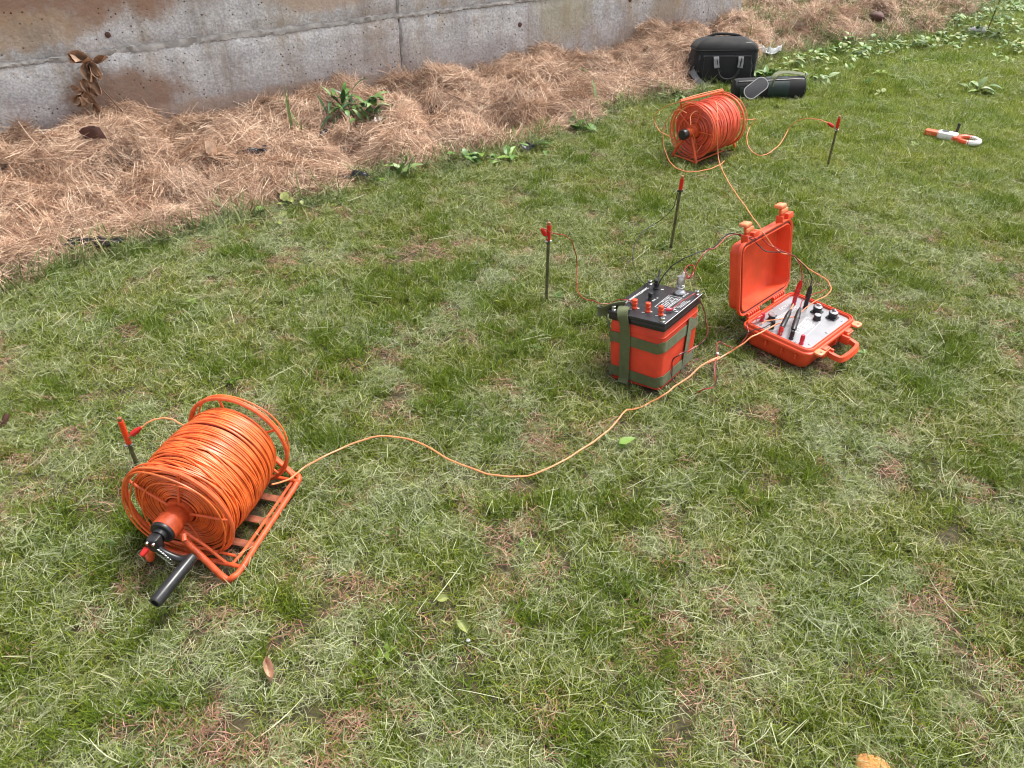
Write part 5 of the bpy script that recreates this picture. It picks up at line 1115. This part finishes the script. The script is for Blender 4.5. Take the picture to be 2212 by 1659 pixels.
def scatter(name, pts, rot, scl, idx, sources, label, cat=None):
    cl_ = bpy.data.collections.new(name + '_source')
    for s in sources: cl_.objects.link(s)
    me = bpy.data.meshes.new(name); me.vertices.add(len(pts)); me.vertices.foreach_set('co', np.asarray(pts, np.float32).ravel())
    a = me.attributes.new('rot', 'FLOAT_VECTOR', 'POINT'); a.data.foreach_set('vector', np.asarray(rot, np.float32).ravel())
    a = me.attributes.new('scl', 'FLOAT', 'POINT'); a.data.foreach_set('value', np.asarray(scl, np.float32).ravel())
    a = me.attributes.new('pick', 'INT', 'POINT'); a.data.foreach_set('value', np.asarray(idx, np.int32).ravel())
    o = bpy.data.objects.new(name, me); COL.objects.link(o)
    ng = bpy.data.node_groups.new(name + '_nodes', 'GeometryNodeTree')
    ng.interface.new_socket('Geometry', in_out='INPUT', socket_type='NodeSocketGeometry'); ng.interface.new_socket('Geometry', in_out='OUTPUT', socket_type='NodeSocketGeometry')
    n = ng.nodes; l = ng.links; gi = n.new('NodeGroupInput'); go = n.new('NodeGroupOutput')
    ip = n.new('GeometryNodeInstanceOnPoints'); ci = n.new('GeometryNodeCollectionInfo'); ci.inputs['Collection'].default_value = cl_
    ci.inputs['Separate Children'].default_value = True; ci.inputs['Reset Children'].default_value = True
    def na(nm, ty): x = n.new('GeometryNodeInputNamedAttribute'); x.data_type = ty; x.inputs['Name'].default_value = nm; return x.outputs[0]
    l.new(gi.outputs[0], ip.inputs['Points']); l.new(ci.outputs[0], ip.inputs['Instance']); ip.inputs['Pick Instance'].default_value = True
    l.new(na('pick', 'INT'), ip.inputs['Instance Index']); l.new(na('rot', 'FLOAT_VECTOR'), ip.inputs['Rotation']); l.new(na('scl', 'FLOAT'), ip.inputs['Scale'])
    l.new(ip.outputs[0], go.inputs[0])
    md = o.modifiers.new('scatter', 'NODES'); md.node_group = ng
    tag(o, label, kind='stuff'); return o
def in_view(x, y, m=.45):
    D_ = y * math.cos(_p) + CH * math.sin(_p)
    half = 1106 / F * D_ + m
    return (np.abs(x) < half) & (y > .35)
def cand(n_per_m2, x0, x1, y0, y1):
    N = int(n_per_m2 * (x1 - x0) * (y1 - y0)); x = rng.uniform(x0, x1, N); y = rng.uniform(y0, y1, N); k = in_view(x, y); return x[k], y[k]
def footprint(x, y):
    """0 where a thing stands on the grass"""
    m = np.ones(len(x), bool)
    def rect(cx, cy, h, a, b):
        c, s = math.cos(h), math.sin(h); u = (x - cx) * c + (y - cy) * s; v = -(x - cx) * s + (y - cy) * c; return (np.abs(u) < a) & (np.abs(v) < b)
    m &= ~rect(BQ['x'], BQ['y'] + .0, rad(BQ['hd']), w2 + .004, d2 + .004)
    m &= ~rect(CC.x, CC.y, CHD, LW / 2 - .008, DW / 2 - .008)
    bc = Vector((mid[0], mid[1])) + Vector((-math.sin(bh), math.cos(bh))) * BD / 2; m &= ~rect(bc.x, bc.y, bh, BW / 2, BD / 2)
    return m
def near_things(x, y):
    def rd(cx, cy, h, a, b):
        c, s = math.cos(h), math.sin(h); u = np.abs((x - cx) * c + (y - cy) * s) - a; v = np.abs(-(x - cx) * s + (y - cy) * c) - b
        return np.hypot(np.maximum(u, 0), np.maximum(v, 0))
    d = np.minimum(rd(BQ['x'], BQ['y'], rad(BQ['hd']), w2, d2), rd(CC.x, CC.y, CHD, LW / 2, DW / 2))
    d = np.minimum(d, rd(mid[0], mid[1] + .08, bh, BW / 2 + .03, BD / 2 + .06))
    d = np.minimum(d, rd((a_po[0] + b_po[0]) / 2, (a_po[1] + b_po[1]) / 2, bh, .27, .05))
    return .62 + .38 * sstep(.01, .10, d)
def under_reel(x, y):
    k = np.zeros(len(x), bool)
    for (cx, cy, hd, L_) in ((-.79, 1.292, 15, .265), (.925, 3.935, 47.7, .252)):
        s, c = math.sin(rad(hd)), math.cos(rad(hd)); v = (x - cx) * s + (y - cy) * c; u = (x - cx) * c - (y - cy) * s; k |= (np.abs(u) < .15) & (v > -.08) & (v < L_ + .03)
    return k
G1 = [(.21, .285, .020), (.165, .235, .016), (.285, .345, .026), (.11, .17, .014), (.35, .385, .05), (.23, .295, .028), (.40, .42, .14), (.055, .085, .012), (.08, .13, .014)]
G2 = [(.13, .20, .018), (.10, .165, .016), (.17, .235, .026)]
DR = [(.37, .40, .22), (.27, .30, .15), (.54, .56, .37), (.14, .18, .07), (.40, .40, .25), (.21, .27, .06), (.30, .34, .16)]
RD = [(.50, .27, .20), (.37, .18, .13), (.60, .38, .29), (.24, .115, .08)]
ST = [(.66, .45, .32), (.54, .35, .235), (.80, .59, .43), (.38, .22, .14), (.68, .48, .34), (.22, .12, .075), (.84, .66, .50), (.58, .38, .26), (.30, .17, .11)]
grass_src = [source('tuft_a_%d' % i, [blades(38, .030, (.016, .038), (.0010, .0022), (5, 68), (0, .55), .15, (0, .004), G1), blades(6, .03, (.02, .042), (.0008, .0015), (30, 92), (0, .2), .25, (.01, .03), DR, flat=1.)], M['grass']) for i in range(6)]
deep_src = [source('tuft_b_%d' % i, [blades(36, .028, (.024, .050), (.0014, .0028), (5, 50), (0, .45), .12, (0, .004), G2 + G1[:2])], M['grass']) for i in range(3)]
haze_src = [source('tuft_c_%d' % i, [blades(38, .030, (.016, .038), (.0010, .0022), (5, 60), (0, .5), .15, (0, .004), [(.32, .40, .05), (.26, .34, .035), (.40, .46, .10), (.22, .31, .03), (.46, .50, .20), (.14, .21, .02)])], M['grass']) for i in range(3)]  # hazy brightening of the far right lawn put into a paler blade palette
dry_src = [source('clip_a_%d' % i, [blades(48, .040, (.012, .036), (.0006, .0014), (60, 97), (0, .1), .28, (.003, .022), DR, flat=1.), blades(12, .03, (.02, .042), (.001, .002), (10, 70), (0, .5), .2, (0, .01), DR + G1[:2])], M['dry']) for i in range(6)]
red_src = [source('clip_b_%d' % i, [blades(42, .034, (.012, .036), (.0008, .0018), (60, 97), (0, .1), .25, (.002, .014), RD + DR[1:2], flat=1.), blades(6, .04, (.02, .04), (.001, .002), (10, 70), (0, .5), .2, (0, .01), G1)], M['dry']) for i in range(3)]
stalk_src = [source('stalk_%d' % i, [blades(1, .001, (.08, .16), (.0013, .0020), (78, 92), (0, .08), .35, (.030, .040), DR[2:3], seg=8, flat=1.)], M['dry']) for i in range(8)]
# green cover of the lawn
def lawn_fields(x, y):
    gr = fbm(x, y, .19, 101, 3); gr2 = fbm(x, y, 1.1, 111, 2)
    far = sstep(1.8, 4.6, y) * sstep(-.8, 1.4, x - .12 * y)
    red = .95 * sstep(.60, .66, fbm(x, y, .07, 121, 2)) * (1 - .9 * far)
    for px, py, s in ((210, 790, .16), (560, 600, .15), (1010, 540, .16), (940, 1330, .10), (1410, 1390, .12), (2150, 1450, .14), (1660, 1620, .10), (350, 850, .08), (1080, 830, .08), (600, 690, .12), (800, 570, .12), (1200, 1560, .08), (1950, 1600, .08)):
        w = P(px, py, 0); red = np.maximum(red, 1.0 * np.exp(-((x - w[0]) ** 2 + (y - w[1]) ** 2) / (2 * s * s * .3)) * sstep(.42, .54, fbm(x, y, .06, 131, 2)))
    green = sstep(.34, .60, gr * .85 + gr2 * .25 + far * .25)
    return green, red, far
x, y = cand(3200, -5, 7.5, .35, 10.5)
k = (straw_in(x, y) < .02) & footprint(x, y); x, y = x[k], y[k]
green, red, far = lawn_fields(x, y)
dens = np.where(y > 5.5, .55, 1.0) * np.clip(.46 + .60 * green, 0, 1) * (1 - .75 * red)
k = rng.uniform(0, 1, len(x)) < dens; x, y = x[k], y[k]; green = green[k]; far = far[k]; N = len(x)
nz = rng.uniform(0, 1, N); deep = (fbm(x, y, .16, 141, 3) > .60) & (nz < .5)
idx = np.where(deep, rng.integers(6, 9, N), rng.integers(0, 6, N)); idx = np.where(rng.uniform(0, 1, N) < .75 * far, rng.integers(9, 12, N), idx)
scl = rng.uniform(.6, 1.15, N) * (.80 + .32 * green) * np.where(y > 5, 1.35, 1.0) * np.where(deep, 1.1, 1.)
scl *= np.where(under_reel(x, y), .36, 1.) * near_things(x, y)
rot = np.stack([rng.normal(0, .12, N), rng.normal(0, .12, N), rng.uniform(0, 6.28, N)], 1)
zz = height(x, y); scatter('grass', np.stack([x, y, zz - .002], 1), rot, scl, idx, grass_src + deep_src + haze_src, 'short mown green grass of the lawn')
print('grass tufts', N)
x, y = cand(1250, -5, 7.5, .35, 10.5)
k = (straw_in(x, y) < .05) & footprint(x, y); x, y = x[k], y[k]
green, red, far = lawn_fields(x, y)
dens = np.where(y > 5.5, .5, 1.0) * np.clip(.68 - .54 * green - .2 * far, .09, 1) * np.where(under_reel(x, y), .3, 1)
k = rng.uniform(0, 1, len(x)) < dens; x, y = x[k], y[k]; red = red[k]; N = len(x)
isr = rng.uniform(0, 1, N) < red * 1.3 + .09
idx = np.where(isr, rng.integers(6, 9, N), rng.integers(0, 6, N)); scl = rng.uniform(.7, 1.25, N) * np.where(y > 5, 1.3, 1.0)
scl *= np.where(under_reel(x, y), .6, 1.) * (.4 + .6 * near_things(x, y))
rot = np.stack([rng.normal(0, .08, N), rng.normal(0, .08, N), rng.uniform(0, 6.28, N)], 1)
scatter('dry_clippings', np.stack([x, y, height(x, y)], 1), rot, scl, idx, dry_src + red_src, 'pale dry clippings and reddish thatch lying in the lawn')
x, y = cand(34, -5, 7.5, .35, 8)
k = (straw_in(x, y) < -.05) & footprint(x, y) & ~under_reel(x, y); x, y = x[k], y[k]; N = len(x)
scatter('loose_stalks', np.stack([x, y, height(x, y)], 1), np.stack([rng.normal(0, .05, N), rng.normal(0, .05, N), rng.uniform(0, 6.28, N)], 1), rng.uniform(.5, 1.1, N), rng.integers(0, 8, N), stalk_src, 'long pale stalks lying on top of the lawn')
# straw
def straw_clump(i):
    az = rng.normal(0, .40, 56)
    a = blades(56, .065, (.06, .17), (.0013, .0026), (82, 95), (.0, .16), .55, (.0, .026), ST, az=az, seg=5, flat=1.)
    b = blades(14, .07, (.05, .12), (.0010, .0020), (60, 100), (0, .3), .5, (.008, .034), ST, seg=5, flat=1.)
    return source('straw_%d' % i, [a, b], M['straw'])
straw_src = [straw_clump(i) for i in range(8)]
x, y = cand(1250, -5, 8.5, 1.8, 13)
d = straw_in(x, y); s_, t_ = st(x, y)
k = (d > -.03) & ((t_ > .0) | (s_ > WLEN + .02)) & (t_ > -5); k = k & (near_things(x, y) > .74); x, y, d, s_, t_ = x[k], y[k], d[k], s_[k], t_[k]
dens = sstep(-.03, .08, d) * np.where((y > 6.5), .6, 1.) * np.where(s_ > WLEN + .3, .75 * sstep(.3, .55, fbm(x, y, .3, 151, 3)) + .35, 1.)
b1 = np.abs(2 * fbm(x, y, .50, 11, 2) - 1); b2 = np.abs(2 * fbm(x, y, .24, 13, 2) - 1)
val = np.clip(1 - np.minimum(b1 / .10, 1), 0, 1) + .5 * np.clip(1 - np.minimum(b2 / .10, 1), 0, 1)
dens *= (1 - .95 * np.clip(val * 1.2, 0, 1)) * np.where(fbm(x, y, .26, 161, 3) > .385, 1, .22)
k = rng.uniform(0, 1, len(x)) < dens; x, y, d = x[k], y[k], d[k]; N = len(x)
e_ = .03; hx = (height(x + e_, y) - height(x - e_, y)) / (2 * e_); hy = (height(x, y + e_) - height(x, y - e_)) / (2 * e_)
flow = (fbm(x, y, .40, 171, 2) - .5) * 11 + rng.normal(0, .28, N)
rot = np.stack([np.arctan(hy) + rng.normal(0, .12, N), -np.arctan(hx) + rng.normal(0, .12, N), flow], 1)
# the euler is applied x,y,z: turn the slope into the clump's own frame
sx_, sy_ = -hx, -hy; c_, s2 = np.cos(flow), np.sin(flow)
lx = sx_ * c_ + sy_ * s2; ly = -sx_ * s2 + sy_ * c_
rot[:, 0] = -np.arctan(ly) * 1.0 + rng.normal(0, .12, N); rot[:, 1] = np.arctan(lx) + rng.normal(0, .12, N)
scatter('straw', np.stack([x, y, height(x, y) - .004], 1), rot, rng.uniform(.65, 1.15, N) * np.where(y > 6.5, 1.2, 1), rng.integers(0, 8, N), straw_src, 'heaped brown straw mulch between the wall and the lawn')
print('straw clumps', N)
# green sprinkling in the far bank and along the straw edge
x, y = cand(420, -5, 8.5, 1.8, 13); d = straw_in(x, y); s_, t_ = st(x, y)
k = ((d > .0) & (s_ > WLEN - .3) & (rng.uniform(0, 1, len(x)) < .25 + .75 * (fbm(x, y, .4, 181, 3) > .5)) & ((t_ > 0) | (s_ > WLEN + .1))) | ((np.abs(d) < .08) & (rng.uniform(0, 1, len(x)) < .8)); x, y = x[k], y[k]; N = len(x)
scatter('bank_grass', np.stack([x, y, height(x, y)], 1), np.stack([0 * x, 0 * x, rng.uniform(0, 6.28, N)], 1), rng.uniform(1.1, 2.1, N), rng.integers(0, 8, N), [source('bank_tuft_%d' % i, [blades(24, .035, (.03, .07), (.002, .0036), (10, 75), (0, .6), .15, (0, .006), [(.16, .22, .07), (.22, .26, .12), (.12, .18, .05), (.28, .30, .17)])], M['grass']) for i in range(8)], 'sparse pale green grass growing through the straw')
# small broad leaves in the lawn
def leafy(i):
    mb = MB(); r = random.Random(200 + i)
    for j in range(5): leaf_mesh(mb, (r.uniform(-.01, .01), r.uniform(-.01, .01), .012), r.uniform(0, 6.28), rad(r.uniform(0, 45)), r.uniform(.02, .04), r.uniform(.010, .018), .3, .2, 3)
    v = np.array(mb.v); f = np.array(mb.f); c = np.array([(.12, .24, .04), (.22, .33, .06), (.08, .17, .04), (.28, .34, .12)][i % 4])
    return source('small_leaf_%d' % i, [(v, f, np.tile(c, (len(v), 1)))], M['weed'])
x, y = cand(60, -5, 8, .35, 11); g_, r_, far = lawn_fields(x, y); d = straw_in(x, y)
pr_ = .035 + .5 * sstep(4.5, 6.2, y) * (x > 1.3) + .5 * (np.abs(d + .05) < .1)
k = (rng.uniform(0, 1, len(x)) < pr_) & (d < .05) & footprint(x, y); x, y = x[k], y[k]; N = len(x)
scatter('small_weeds', np.stack([x, y, height(x, y) + .01], 1), np.stack([rng.normal(0, .2, N), rng.normal(0, .2, N), rng.uniform(0, 6.28, N)], 1), rng.uniform(.45, 1.1, N) * (1 + .9 * (y > 4.5)), rng.integers(0, 8, N), [leafy(i) for i in range(8)], 'tiny broad leaved weeds sprinkled in the lawn')
